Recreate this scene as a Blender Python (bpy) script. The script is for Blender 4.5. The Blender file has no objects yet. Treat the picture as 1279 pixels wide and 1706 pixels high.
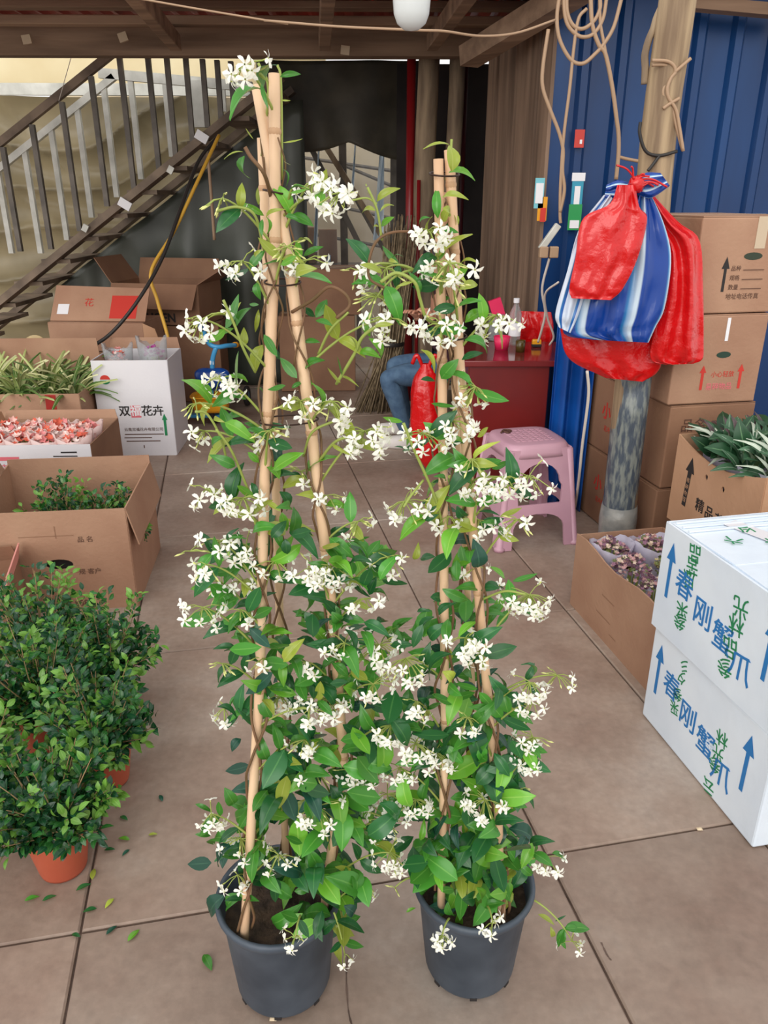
import bpy, bmesh, math, random
from mathutils import Vector, Matrix, noise

random.seed(7)
R = math.radians
SC = bpy.context.scene
COL = SC.collection

# ------------------------------------------------------------------ camera, world, exposure
F, CX, CY, H, PITCH = 1280.0, 639.5, 853.0, 1.5, R(22.2)
cam = bpy.data.cameras.new('camera')
cam.sensor_fit = 'VERTICAL'; cam.sensor_height = 36.0; cam.lens = F / 1706 * 36.0
cam.clip_start = 0.02
camo = bpy.data.objects.new('camera', cam); COL.objects.link(camo)
camo.location = (0, 0, H); camo.rotation_euler = (R(90) - PITCH, 0, 0)
SC.camera = camo
world = bpy.data.worlds.new('overcast_sky'); SC.world = world; world.use_nodes = True
bg = world.node_tree.nodes['Background']
bg.inputs[0].default_value = (1.0, 0.985, 0.96, 1); bg.inputs[1].default_value = 1.0
sun_d = bpy.data.lights.new('soft_sun', 'SUN'); sun_d.energy = 1.3; sun_d.angle = R(50); sun_d.color = (1, 0.97, 0.92)
sun = bpy.data.objects.new('soft_sun', sun_d); COL.objects.link(sun)
sun.rotation_euler = (R(64), 0, R(-16))
SC.view_settings.view_transform = 'Standard'; SC.view_settings.look = 'None'
SC.view_settings.gamma = 1; SC.view_settings.use_curve_mapping = False
SC.view_settings.exposure = 0.24
GA = R(11.5)          # the slabs, cartons and walls run 11.5 degrees off the view direction

# ------------------------------------------------------------------ photo pixel -> place
def ray(px, py):
    x = (px - CX) / F; v = -(py - CY) / F
    return Vector((x, math.cos(PITCH) + v * math.sin(PITCH), -math.sin(PITCH) + v * math.cos(PITCH)))
def G(px, py, z=0.0):
    r = ray(px, py); t = (z - H) / r.z
    return Vector((r.x * t, r.y * t, z))
def A(px, py, Y):
    r = ray(px, py); t = Y / r.y
    return Vector((r.x * t, Y, H + r.z * t))
UX = Vector((math.cos(GA), math.sin(GA), 0)); UY = Vector((-math.sin(GA), math.cos(GA), 0))
CAM = Vector((0, 0, H))

# ------------------------------------------------------------------ objects
WM = {}
def setw(o, parent, M):
    WM[o.name] = M
    if parent is not None:
        o.parent = parent
        L = WM[parent.name].inverted() @ M
    else:
        L = M
    o.matrix_basis = L
def TR(loc, rz=0.0):
    return Matrix.Translation(Vector(loc)) @ Matrix.Rotation(rz, 4, 'Z')
def props(o, label=None, cat=None, group=None, kind=None):
    if label: o['label'] = label
    if cat: o['category'] = cat
    if group: o['group'] = group
    if kind: o['kind'] = kind
    return o
def thing(name, label, cat, loc=(0, 0, 0), rz=0.0, group=None, kind=None):
    o = bpy.data.objects.new(name, None); COL.objects.link(o); o.empty_display_size = 0.05
    setw(o, None, TR(loc, rz))
    return props(o, label, cat, group, kind)
def inst(name, mesh, parent, M):
    o = bpy.data.objects.new(name, mesh); COL.objects.link(o)
    setw(o, parent, M)
    return o

class MB:
    def __init__(s): s.v = []; s.f = []; s.uv = {}; s.mi = {}
    def add(s, vs, fs, mi=0):
        b = len(s.v); s.v += [Vector(v) for v in vs]
        for f in fs:
            if mi: s.mi[len(s.f)] = mi
            s.f.append([i + b for i in f])
        return s
    def box(s, c, d, M=None, mi=0):
        c = Vector(c); x, y, z = d[0] / 2, d[1] / 2, d[2] / 2
        vs = [Vector((a * x, b * y, e * z)) for a in (-1, 1) for b in (-1, 1) for e in (-1, 1)]
        if M: vs = [M.to_3x3() @ v for v in vs]
        return s.add([v + c for v in vs], [(0, 1, 3, 2), (4, 6, 7, 5), (0, 4, 5, 1), (2, 3, 7, 6), (0, 2, 6, 4), (1, 5, 7, 3)], mi)
    def beam(s, a, b, w, h, up=(0, 0, 1)):
        a, b = Vector(a), Vector(b); d = b - a; L = d.length; d.normalize()
        x = d.cross(Vector(up))
        if x.length < 1e-4: x = d.cross(Vector((0, 1, 0)))
        x.normalize(); z = x.cross(d)
        M = Matrix((x, d, z)).transposed()
        return s.box((a + b) / 2, (w, L, h), M.to_4x4())
    def tube(s, pts, r, n=8, cap=True, mi=0):
        pts = [Vector(p) for p in pts]; m = len(pts)
        rs = r if isinstance(r, (list, tuple)) else [r] * m
        vs = []; prev = None
        for i, p in enumerate(pts):
            d = (pts[min(i + 1, m - 1)] - pts[max(i - 1, 0)])
            if d.length < 1e-9: d = Vector((0, 0, 1))
            d.normalize()
            if prev is None:
                x = d.cross(Vector((0, 0, 1)))
                if x.length < 1e-3: x = d.cross(Vector((1, 0, 0)))
            else:
                x = prev - d * prev.dot(d)
                if x.length < 1e-6: x = d.cross(Vector((1, 0, 0.3)))
            x.normalize(); prev = x; y = d.cross(x)
            for k in range(n):
                a = 2 * math.pi * k / n
                vs.append(p + (x * math.cos(a) + y * math.sin(a)) * rs[i])
        fs = [(i * n + k, i * n + (k + 1) % n, (i + 1) * n + (k + 1) % n, (i + 1) * n + k) for i in range(m - 1) for k in range(n)]
        if cap: fs += [tuple(range(n - 1, -1, -1)), tuple(range((m - 1) * n, m * n))]
        return s.add(vs, fs, mi)
    def lathe(s, prof, n=24, c=(0, 0, 0), mi=0):
        c = Vector(c); m = len(prof); vs = []
        for r, z in prof:
            for k in range(n):
                a = 2 * math.pi * k / n; vs.append(c + Vector((r * math.cos(a), r * math.sin(a), z)))
        fs = [(i * n + k, i * n + (k + 1) % n, (i + 1) * n + (k + 1) % n, (i + 1) * n + k) for i in range(m - 1) for k in range(n)]
        return s.add(vs, fs, mi)
    def grid(s, fn, nu, nv, close_u=False, mi=0):
        vs = []; uv0 = len(s.v)
        for j in range(nv + 1):
            for i in range(nu + (0 if close_u else 1)):
                p = fn(i / nu, j / nv); vs.append(p); s.uv[uv0 + len(vs) - 1] = (i / nu, j / nv)
        w = nu if close_u else nu + 1
        fs = [(j * w + i, j * w + (i + 1) % w, (j + 1) * w + (i + 1) % w, (j + 1) * w + i) for j in range(nv) for i in range(nu)]
        return s.add(vs, fs, mi)
    def mesh(s, name, mats, smooth=False):
        me = bpy.data.meshes.new(name)
        me.from_pydata([tuple(v) for v in s.v], [], s.f)
        for m in (mats if isinstance(mats, (list, tuple)) else [mats]): me.materials.append(m)
        if s.mi:
            for i, m in s.mi.items(): me.polygons[i].material_index = m
        if s.uv:
            ul = me.uv_layers.new(name='UVMap')
            for lp in me.loops: ul.data[lp.index].uv = s.uv.get(lp.vertex_index, (0, 0))
        if smooth: me.polygons.foreach_set('use_smooth', [True] * len(me.polygons))
        me.update()
        return me
    def build(s, name, mats, parent=None, smooth=False, world=False, bev=0, solid=0, sub=0):
        """vertices are local to the parent; world=True: they are world coordinates"""
        if world and parent is not None:
            I = WM[parent.name].inverted(); s.v = [I @ v for v in s.v]
        base = Matrix.Identity(4)
        if parent is None:
            # origin at the base of the mesh
            n = len(s.v); c = Vector((sum(v.x for v in s.v) / n, sum(v.y for v in s.v) / n, min(v.z for v in s.v)))
            s.v = [v - c for v in s.v]; base = Matrix.Translation(c)
        o = bpy.data.objects.new(name, s.mesh(name, mats, smooth)); COL.objects.link(o)
        if parent is None: setw(o, None, base)
        else: setw(o, parent, WM[parent.name].copy())
        if solid:
            m = o.modifiers.new('thickness', 'SOLIDIFY'); m.thickness = solid; m.offset = 0
        if sub:
            m = o.modifiers.new('smooth', 'SUBSURF'); m.levels = sub; m.render_levels = sub
        if bev:
            m = o.modifiers.new('edge', 'BEVEL'); m.width = bev; m.segments = 2; m.limit_method = 'ANGLE'
        return o

def catmull(pts, n=6):
    pts = [Vector(p) for p in pts]
    if len(pts) < 3: return pts
    P = [pts[0] * 2 - pts[1]] + pts + [pts[-1] * 2 - pts[-2]]
    out = []
    for i in range(1, len(P) - 2):
        a, b, c, d = P[i - 1], P[i], P[i + 1], P[i + 2]
        for k in range(n):
            t = k / n
            out.append(0.5 * ((2 * b) + (c - a) * t + (2 * a - 5 * b + 4 * c - d) * t * t + (3 * b - a - 3 * c + d) * t ** 3))
    out.append(pts[-1]); return out
def bez(a, b, c, n=8):
    return [a * (1 - t) ** 2 + b * 2 * t * (1 - t) + c * t * t for t in [i / n for i in range(n + 1)]]
def plate(outline, holes=(), th=0.006):
    """flat plate with real holes in the xz plane, thickness along y; returns (verts, faces)"""
    cu = bpy.data.curves.new('tmp', 'CURVE'); cu.dimensions = '2D'; cu.fill_mode = 'BOTH'; cu.extrude = th / 2
    for loop in [outline] + list(holes):
        sp = cu.splines.new('POLY'); sp.points.add(len(loop) - 1); sp.use_cyclic_u = True
        for p, q in zip(sp.points, loop): p.co = (q[0], q[1], 0, 1)
    o = bpy.data.objects.new('tmp', cu)
    me = o.to_mesh()
    vs = [Vector((v.co.x, -v.co.z, v.co.y)) for v in me.vertices]; fs = [tuple(p.vertices) for p in me.polygons]
    o.to_mesh_clear(); bpy.data.objects.remove(o); bpy.data.curves.remove(cu)
    return vs, fs
def oval(cx, cz, rx, rz, n=16):
    return [(cx + rx * math.cos(2 * math.pi * k / n), cz + rz * math.sin(2 * math.pi * k / n)) for k in range(n)]
_tx = {}
def text_mesh(body, size, mat, bold=0.0):
    k = (body, round(size, 4), mat.name, bold)
    if k in _tx: return _tx[k]
    cu = bpy.data.curves.new('tmp', 'FONT'); cu.body = body; cu.size = size; cu.align_x = 'CENTER'; cu.align_y = 'CENTER'
    cu.offset = bold; cu.resolution_u = 3; cu.extrude = 0.0003
    o = bpy.data.objects.new('tmp', cu); COL.objects.link(o)
    dg = bpy.context.evaluated_depsgraph_get(); me = bpy.data.meshes.new_from_object(o.evaluated_get(dg))
    bpy.data.objects.remove(o); bpy.data.curves.remove(cu)
    me.materials.clear(); me.materials.append(mat); me.name = 'print'
    _tx[k] = me; return me
def face_matrix(parent, side, W, D, u, v, off=0.0012, rot=0.0):
    """frame on a carton face: text x to the viewer's right, y up"""
    if side == 'front': o, x, n = Vector((u, -D / 2 - off, v)), Vector((1, 0, 0)), Vector((0, -1, 0))
    elif side == 'left': o, x, n = Vector((-W / 2 - off, -u, v)), Vector((0, -1, 0)), Vector((-1, 0, 0))
    elif side == 'right': o, x, n = Vector((W / 2 + off, u, v)), Vector((0, 1, 0)), Vector((1, 0, 0))
    else: o, x, n = Vector((u, D, v + off)), Vector((1, 0, 0)), Vector((0, 0, 1))
    y = n.cross(x)
    M = Matrix((x, y, n)).transposed().to_4x4(); M.translation = o
    return WM[parent.name] @ M @ Matrix.Rotation(rot, 4, 'Z')
def print_on(parent, body, mat, size, M, bold=0.0, name='lettering'):
    return inst(name, text_mesh(body, size, mat, bold), parent, M)
def shape_on(parent, pts, mat, M, name='printed_mark'):
    m = MB().add([(x, y, 0) for x, y in pts] , [tuple(range(len(pts)))])
    return inst(name, m.mesh(name, mat), parent, M)
def arrow_pts(L, w, hw, hl):
    return [(-w / 2, -L / 2), (w / 2, -L / 2), (w / 2, L / 2 - hl), (hw / 2, L / 2 - hl), (0, L / 2), (-hw / 2, L / 2 - hl), (-w / 2, L / 2 - hl)]

# ------------------------------------------------------------------ materials
def hexc(r, g, b):
    f = lambda c: (c / 255 / 12.92) if c <= 10 else ((c / 255 + 0.055) / 1.055) ** 2.4
    return (f(r), f(g), f(b), 1)
def mat(name, c, c2=None, scale=8.0, rough=0.6, bump=0.0, bscale=None, metal=0.0, transl=0.0, rnd=0.0, stretch=None,
        detail=4.0, spec=0.5, trans=0.0, alpha=1.0, coat=0.0, lo=0.35, hi=0.65):
    m = bpy.data.materials.new(name); m.use_nodes = True
    nt = m.node_tree; N = nt.nodes; L = nt.links; p = N['Principled BSDF']
    c = hexc(*c); c2 = hexc(*c2) if c2 else None
    p.inputs['Base Color'].default_value = c; p.inputs['Roughness'].default_value = rough
    p.inputs['Metallic'].default_value = metal; p.inputs['Specular IOR Level'].default_value = spec
    if trans: p.inputs['Transmission Weight'].default_value = trans
    if alpha < 1: p.inputs['Alpha'].default_value = alpha
    if coat: p.inputs['Coat Weight'].default_value = coat
    out = None
    if c2 or bump:
        tc = N.new('ShaderNodeTexCoord'); mp = N.new('ShaderNodeMapping'); L.new(tc.outputs['Object'], mp.inputs[0])
        if stretch: mp.inputs['Scale'].default_value = stretch
    if c2:
        nz = N.new('ShaderNodeTexNoise'); nz.inputs['Scale'].default_value = scale; nz.inputs['Detail'].default_value = detail
        L.new(mp.outputs[0], nz.inputs['Vector'])
        cr = N.new('ShaderNodeValToRGB'); cr.color_ramp.elements[0].color = c; cr.color_ramp.elements[1].color = c2
        cr.color_ramp.elements[0].position = lo; cr.color_ramp.elements[1].position = hi
        L.new(nz.outputs['Fac'], cr.inputs[0]); out = cr.outputs[0]
    if rnd:
        oi = N.new('ShaderNodeObjectInfo'); hs = N.new('ShaderNodeHueSaturation')
        mr = N.new('ShaderNodeMapRange'); mr.inputs[3].default_value = 1 - rnd; mr.inputs[4].default_value = 1 + rnd
        L.new(oi.outputs['Random'], mr.inputs[0]); L.new(mr.outputs[0], hs.inputs['Value'])
        if out: L.new(out, hs.inputs['Color'])
        else: hs.inputs['Color'].default_value = c
        out = hs.outputs[0]
    if out: L.new(out, p.inputs['Base Color'])
    if bump:
        nb = N.new('ShaderNodeTexNoise'); nb.inputs['Scale'].default_value = bscale or scale; nb.inputs['Detail'].default_value = 5
        L.new(mp.outputs[0], nb.inputs['Vector'])
        b = N.new('ShaderNodeBump'); b.inputs['Strength'].default_value = bump; b.inputs['Distance'].default_value = 0.02
        L.new(nb.outputs['Fac'], b.inputs['Height']); L.new(b.outputs[0], p.inputs['Normal'])
    if transl:
        tl = N.new('ShaderNodeBsdfTranslucent'); mx = N.new('ShaderNodeMixShader'); mx.inputs[0].default_value = transl
        if out: L.new(out, tl.inputs['Color'])
        else: tl.inputs['Color'].default_value = c
        L.new(p.outputs[0], mx.inputs[1]); L.new(tl.outputs[0], mx.inputs[2]); L.new(mx.outputs[0], N['Material Output'].inputs[0])
    return m
def leaf_mat(name, c, rib, rough=0.27, rnd=0.24, transl=0.2):
    m = mat(name, c, rough=rough, rnd=rnd, transl=transl, spec=0.5)
    nt = m.node_tree; N = nt.nodes; L = nt.links; p = N['Principled BSDF']
    hs = next(n for n in N if n.type == 'HUE_SAT')
    uv = N.new('ShaderNodeTexCoord'); sx = N.new('ShaderNodeSeparateXYZ'); L.new(uv.outputs['UV'], sx.inputs[0])
    s1 = N.new('ShaderNodeMath'); s1.operation = 'SUBTRACT'; s1.inputs[1].default_value = 0.5; L.new(sx.outputs[0], s1.inputs[0])
    s2 = N.new('ShaderNodeMath'); s2.operation = 'ABSOLUTE'; L.new(s1.outputs[0], s2.inputs[0])
    s3 = N.new('ShaderNodeMath'); s3.operation = 'LESS_THAN'; s3.inputs[1].default_value = 0.035; L.new(s2.outputs[0], s3.inputs[0])
    mx = N.new('ShaderNodeMixRGB'); mx.inputs[1].default_value = hexc(*c); mx.inputs[2].default_value = hexc(*rib)
    L.new(s3.outputs[0], mx.inputs[0])
    # paler underside of the leaf
    ge = N.new('ShaderNodeNewGeometry'); m2 = N.new('ShaderNodeMixRGB'); f = N.new('ShaderNodeMath'); f.operation = 'MULTIPLY'; f.inputs[1].default_value = 0.35
    L.new(ge.outputs['Backfacing'], f.inputs[0]); L.new(f.outputs[0], m2.inputs[0]); L.new(mx.outputs[0], m2.inputs[1])
    m2.inputs[2].default_value = hexc(150, 175, 110)
    L.new(m2.outputs[0], hs.inputs['Color'])
    return m
def stripe_mat(name, c, c2, n, rough=0.3):
    m = mat(name, c, rough=rough); nt = m.node_tree; N = nt.nodes; L = nt.links
    uv = N.new('ShaderNodeTexCoord'); sx = N.new('ShaderNodeSeparateXYZ'); L.new(uv.outputs['UV'], sx.inputs[0])
    a = N.new('ShaderNodeMath'); a.operation = 'MULTIPLY'; a.inputs[1].default_value = n; L.new(sx.outputs[0], a.inputs[0])
    b = N.new('ShaderNodeMath'); b.operation = 'FRACT'; L.new(a.outputs[0], b.inputs[0])
    cr = N.new('ShaderNodeValToRGB'); cr.color_ramp.interpolation = 'LINEAR'
    e = cr.color_ramp.elements; e[0].position = 0.0; e[0].color = hexc(*c); e[1].position = 0.66; e[1].color = hexc(*c)
    for pos, cc in ((0.72, (40, 120, 180)), (0.86, c2), (0.92, c2), (0.96, c)):
        x = e.new(pos); x.color = hexc(*cc)
    L.new(b.outputs[0], cr.inputs[0]); L.new(cr.outputs[0], N['Principled BSDF'].inputs['Base Color'])
    return m

CARD = mat('cardboard', (176, 138, 112), (160, 120, 96), 3.0, 0.75, 0.12, 60, rnd=0.06)
CARD2 = mat('cardboard_pale', (194, 152, 120), (178, 136, 104), 3.0, 0.75, 0.1, 60)
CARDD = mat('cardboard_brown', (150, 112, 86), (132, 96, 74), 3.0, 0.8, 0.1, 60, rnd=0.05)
CARDW = mat('white_carton', (226, 224, 228), (214, 212, 218), 2.0, 0.55, 0.05, 50)
CARDB = mat('glossy_white_carton', (228, 238, 248), (214, 226, 240), 3.0, 0.4, 0.12, 14)
INK = mat('black_ink', (38, 34, 34), rough=0.7)
INKG = mat('green_ink', (28, 130, 80), rough=0.6)
INKB = mat('blue_ink', (32, 118, 186), rough=0.5)
INKR = mat('red_ink', (200, 52, 40), rough=0.6)
INKP = mat('pink_ink', (222, 110, 122), rough=0.6)
INKN = mat('brown_ink', (92, 62, 48), rough=0.7)
TAPE = mat('clear_tape', (196, 176, 150), rough=0.2)
TAPER = mat('red_tape', (176, 52, 48), rough=0.35)
BAMBOO = mat('bamboo', (236, 204, 168), (214, 174, 138), 14, 0.45, 0.08, 40, stretch=(1, 1, 0.15), rnd=0.05)
NODE = mat('bamboo_node', (194, 154, 118), rough=0.6)
WIRE = mat('tie_wire', (60, 40, 32), rough=0.5, metal=0.4)
POT = mat('black_plastic_pot', (50, 60, 72), (74, 84, 96), 9, 0.5, 0.06, 8)
SOIL = mat('potting_soil', (44, 34, 28), (84, 66, 52), 30, 0.95, 0.9, 45)
TERRA = mat('terracotta_plastic', (196, 98, 70), (176, 82, 58), 4, 0.5, 0.03, 20)
VINE = mat('vine_stem', (122, 88, 62), (100, 78, 48), 30, 0.7)
GREENSTEM = mat('green_stem', (150, 165, 80), rough=0.55)
PETAL = mat('white_petal', (250, 250, 240), rough=0.6, transl=0.2)
BUD = mat('cream_bud', (216, 218, 140), rough=0.55)
CALYX = mat('flower_tube', (206, 212, 120), rough=0.55)
LEAF = {'y': leaf_mat('young_leaf', (166, 182, 70), (182, 194, 92)), 'g': leaf_mat('fresh_leaf', (72, 144, 50), (102, 166, 70)),
        'b': leaf_mat('bright_leaf', (108, 174, 52), (136, 190, 74)), 'd': leaf_mat('dark_leaf', (42, 104, 54), (70, 128, 68)),
        'k': leaf_mat('blue_green_leaf', (36, 86, 68), (62, 110, 86))}
BOXL = [leaf_mat('boxwood_leaf', (44, 104, 44), (80, 140, 66), rough=0.25), leaf_mat('boxwood_leaf_dark', (26, 72, 44), (54, 104, 60), rough=0.22),
        leaf_mat('boxwood_leaf_light', (108, 158, 62), (140, 180, 90), rough=0.28)]
TWIG = mat('twig', (168, 138, 100), rough=0.8)
BLUE = mat('blue_sheet_metal', (14, 64, 120), (8, 44, 90), 3.0, 0.28, 0.03, 3, stretch=(1, 1, 0.2), metal=0.1)
WOOD = mat('weathered_panel', (144, 118, 98), (98, 78, 64), 14, 0.7, 0.15, 20, stretch=(1, 1, 0.06))
BEAM = mat('dark_beam_wood', (158, 130, 106), (112, 88, 70), 9, 0.8, 0.3, 18, stretch=(0.1, 1, 1), rnd=0.15)
POSTM = mat('pole_wood', (176, 152, 120), (122, 100, 78), 26, 0.75, 0.35, 40, stretch=(1, 1, 0.07), detail=8)
TRUNK = mat('old_trunk', (172, 150, 122), (120, 102, 84), 16, 0.85, 0.4, 14, stretch=(1, 1, 0.15))
FILM = mat('grey_film_wrap', (126, 132, 128), (72, 82, 94), 60, 0.3, 0.4, 50, detail=8, stretch=(1, 1, 0.25), lo=0.4, hi=0.55)
FILM2 = mat('pale_film_wrap', (150, 148, 142), (110, 112, 112), 12, 0.3, 0.3, 18)
REDROOF = mat('red_roof_sheet', (190, 60, 46), (150, 46, 36), 3, 0.5, 0.05, 6)
STEEL = mat('galvanised_steel', (222, 222, 214), (186, 186, 178), 6, 0.45, 0.1, 10, metal=0.05)
STEELD = mat('dark_steel', (110, 102, 94), (80, 74, 68), 6, 0.5, 0.1, 10, metal=0.2)
RUST = mat('brown_stringer', (140, 122, 104), (96, 82, 70), 5, 0.7, 0.15, 10)
TARP = mat('olive_translucent_tarp', (168, 154, 122), (122, 112, 88), 1.2, 0.32, 0.2, 4, transl=0.3)
IVORY = mat('ivory_sheet', (250, 236, 196), (236, 216, 170), 1.5, 0.5, transl=0.6)
DARKT = mat('dark_green_tarp', (84, 88, 78), (54, 58, 52), 2.0, 0.4, 0.15, 5, stretch=(1, 1, 0.3))
BLACKT = mat('black_tarp', (84, 78, 64), (54, 50, 42), 3.0, 0.55, 0.2, 6)
PLASTIC = mat('clear_sheet', (196, 200, 204), rough=0.15, alpha=0.35)
BEIGE = mat('beige_outer_wall', (216, 202, 176), (190, 176, 150), 1.5, 0.8)
REDPIPE = mat('red_painted_pipe', (140, 26, 30), rough=0.35)
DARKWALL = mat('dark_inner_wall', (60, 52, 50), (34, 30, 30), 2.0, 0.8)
DESK = mat('red_brown_desk', (120, 26, 24), (100, 20, 20), 3.0, 0.35)
DESKT = mat('glossy_desk_top', (128, 42, 44), (110, 32, 34), 3.0, 0.12, stretch=(0.2, 1, 1))
STOOL = mat('pink_plastic', (202, 158, 174), (190, 146, 164), 3.0, 0.4)
REDBAG = mat('red_plastic_bag', (206, 16, 20), rough=0.2, bump=0.7, bscale=14, coat=0.3)
BLUEBAG = stripe_mat('blue_striped_bag', (16, 62, 146), (200, 218, 232), 6, 0.2)
WHITEBAG = stripe_mat('white_striped_bag', (206, 216, 232), (30, 90, 170), 5, 0.25)
PAPER = mat('white_paper', (236, 236, 240), rough=0.5)
JEANS = mat('blue_denim', (84, 112, 140), (64, 90, 120), 20, 0.85, 0.1, 120)
TOP = mat('dark_maroon_top', (64, 26, 34), (48, 20, 28), 8, 0.85)
SKIN = mat('skin', (200, 146, 120), rough=0.5)
HAIR = mat('black_hair', (24, 20, 20), (40, 34, 32), 40, 0.45)
SHOE = mat('white_shoe', (222, 216, 212), rough=0.6)
BULB = mat('milky_bulb', (226, 230, 230), rough=0.25, transl=0.2)
CABLE = mat('tan_cable', (170, 140, 112), rough=0.5)
CABLEW = mat('white_cable', (214, 206, 196), rough=0.5)
CABLEK = mat('black_hose', (40, 36, 34), rough=0.5)
CABLEY = mat('yellow_cord', (206, 158, 50), rough=0.5)
STRAW = mat('dry_broom', (150, 132, 104), (108, 92, 70), 30, 0.9, rnd=0.1)
PINK = mat('magenta_plastic', (220, 40, 90), rough=0.35)
BOTTLE = mat('clear_bottle', (220, 228, 230), rough=0.08, trans=0.7, alpha=0.55)
YELLOWP = mat('yellow_plastic', (232, 160, 30), rough=0.35)
TRIKEB = mat('trike_blue', (20, 70, 150), rough=0.3)
TRIKEL = mat('trike_light_blue', (72, 160, 214), rough=0.35)
CYAN = mat('cyan_sticker', (120, 196, 208), rough=0.4)

# concrete slabs
def slab_material():
    m = bpy.data.materials.new('concrete_slab'); m.use_nodes = True
    nt = m.node_tree; N = nt.nodes; L = nt.links; p = N['Principled BSDF']
    ge = N.new('ShaderNodeNewGeometry')
    n1 = N.new('ShaderNodeTexNoise'); n1.inputs['Scale'].default_value = 1.3; n1.inputs['Detail'].default_value = 6; n1.inputs['Roughness'].default_value = 0.6
    n2 = N.new('ShaderNodeTexNoise'); n2.inputs['Scale'].default_value = 45; n2.inputs['Detail'].default_value = 4
    n3 = N.new('ShaderNodeTexNoise'); n3.inputs['Scale'].default_value = 4.5; n3.inputs['Detail'].default_value = 8; n3.inputs['Roughness'].default_value = 0.7
    for n in (n1, n2, n3): L.new(ge.outputs['Position'], n.inputs['Vector'])
    cr = N.new('ShaderNodeValToRGB'); e = cr.color_ramp.elements
    e[0].position = 0.3; e[0].color = hexc(136, 110, 96); e[1].position = 0.7; e[1].color = hexc(180, 168, 158)
    x = e.new(0.5); x.color = hexc(158, 138, 124)
    L.new(n1.outputs['Fac'], cr.inputs[0])
    st = N.new('ShaderNodeValToRGB'); st.color_ramp.elements[0].position = 0.3; st.color_ramp.elements[0].color = (0.72, 0.69, 0.67, 1)
    st.color_ramp.elements[1].position = 0.55; st.color_ramp.elements[1].color = (1, 1, 1, 1); L.new(n3.outputs['Fac'], st.inputs[0])
    mx = N.new('ShaderNodeMixRGB'); mx.blend_type = 'MULTIPLY'; mx.inputs[0].default_value = 0.8
    L.new(cr.outputs[0], mx.inputs[1]); L.new(st.outputs[0], mx.inputs[2])
    sp = N.new('ShaderNodeMixRGB'); sp.blend_type = 'OVERLAY'; sp.inputs[0].default_value = 0.22
    L.new(mx.outputs[0], sp.inputs[1]); L.new(n2.outputs['Fac'], sp.inputs[2])
    oi = N.new('ShaderNodeObjectInfo'); hs = N.new('ShaderNodeHueSaturation'); mr = N.new('ShaderNodeMapRange')
    mr.inputs[3].default_value = 0.86; mr.inputs[4].default_value = 1.1
    L.new(oi.outputs['Random'], mr.inputs[0]); L.new(mr.outputs[0], hs.inputs['Value']); L.new(sp.outputs[0], hs.inputs['Color'])
    L.new(hs.outputs[0], p.inputs['Base Color']); p.inputs['Roughness'].default_value = 0.55
    b = N.new('ShaderNodeBump'); b.inputs['Strength'].default_value = 0.2; b.inputs['Distance'].default_value = 0.004
    L.new(n2.outputs['Fac'], b.inputs['Height']); L.new(b.outputs[0], p.inputs['Normal'])
    return m
SLAB = slab_material()
JOINT = mat('joint_dirt', (112, 92, 82), (82, 66, 58), 20, 0.95)

# ================================================================== THE SETTING
floor = thing('floor', None, None, (0, 0, 0), GA, kind='structure')
def joint_mesh():
    m = MB(); m.box((0.0, 4.5, -0.035), (14, 14, 0.05)); return m
joint_mesh().build('floor_base', JOINT, floor)
us = [-6.0, -4.8, -3.7, -2.6, -1.5, -0.414, 0.68, 1.232, 2.3, 3.4, 4.5]
vs_ = [-2.0, -0.9, 0.22, 1.33, 2.46, 3.5, 4.42, 5.5, 6.6, 7.8, 9.0, 10.4]
for i in range(len(us) - 1):
    for j in range(len(vs_) - 1):
        u0, u1, v0, v1 = us[i], us[i + 1], vs_[j], vs_[j + 1]
        g = 0.0028; rr = random.Random(i * 31 + j)
        m = MB(); dz = rr.uniform(-0.0015, 0.0005)
        x0, x1, y0, y1 = u0 + g, u1 - g, v0 + g, v1 - g; b = 0.004
        m.add([(x0, y0, -0.012), (x1, y0, -0.012), (x1, y1, -0.012), (x0, y1, -0.012),
               (x0, y0, dz - b), (x1, y0, dz - b), (x1, y1, dz - b), (x0, y1, dz - b),
               (x0 + b, y0 + b, dz), (x1 - b, y0 + b, dz), (x1 - b, y1 - b, dz), (x0 + b, y1 - b, dz)],
              [(0, 1, 5, 4), (1, 2, 6, 5), (2, 3, 7, 6), (3, 0, 4, 7), (4, 5, 9, 8), (5, 6, 10, 9), (6, 7, 11, 10), (7, 4, 8, 11), (8, 9, 10, 11)])
        m.build('slab', SLAB, floor)
# crack branching off the right joint, a thin recessed-looking sliver of dirt
# ceiling: red sheets on dark beams
ceiling = thing('ceiling', None, None, (0, 0, 2.3), 0, kind='structure')
for k in range(12):
    x0 = -4.6 + k * 0.72
    def fn(u, v, x0=x0): return Vector((x0 + u * 0.74, 3.75 + v * 2.6, 2.56 + 0.012 * math.sin(u * 0.74 * 52) + (0.004 if k % 2 else 0)))
    MB().grid(fn, 24, 1).build('roof_sheet', REDROOF, ceiling, world=True, solid=0.004)
beams = [(3.82, 2.50, 0.09, 0.06), (4.5, 2.50, 0.1, 0.08), (5.1, 2.522, 0.1, 0.04), (5.35, 2.49, 0.09, 0.05), (5.62, 2.42, 0.12, 0.16)]
for Y, z, w, h in beams:
    xr = 1.0 if Y > 4.4 else 0.95
    MB().beam((-4.6, Y + 0.0, z), (xr, Y + 0.15, z + 0.01), w, h).build('cross_beam', BEAM, ceiling, world=True, bev=0.006)
for px in (228, 560, 800):
    a = A(px, 20, 4.2); b = Vector((a.x - 0.15, 5.55, 2.40))
    MB().beam(Vector((a.x, 3.8, 2.42)), b, 0.07, 0.09).build('joist', BEAM, ceiling, world=True, bev=0.005)
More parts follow.
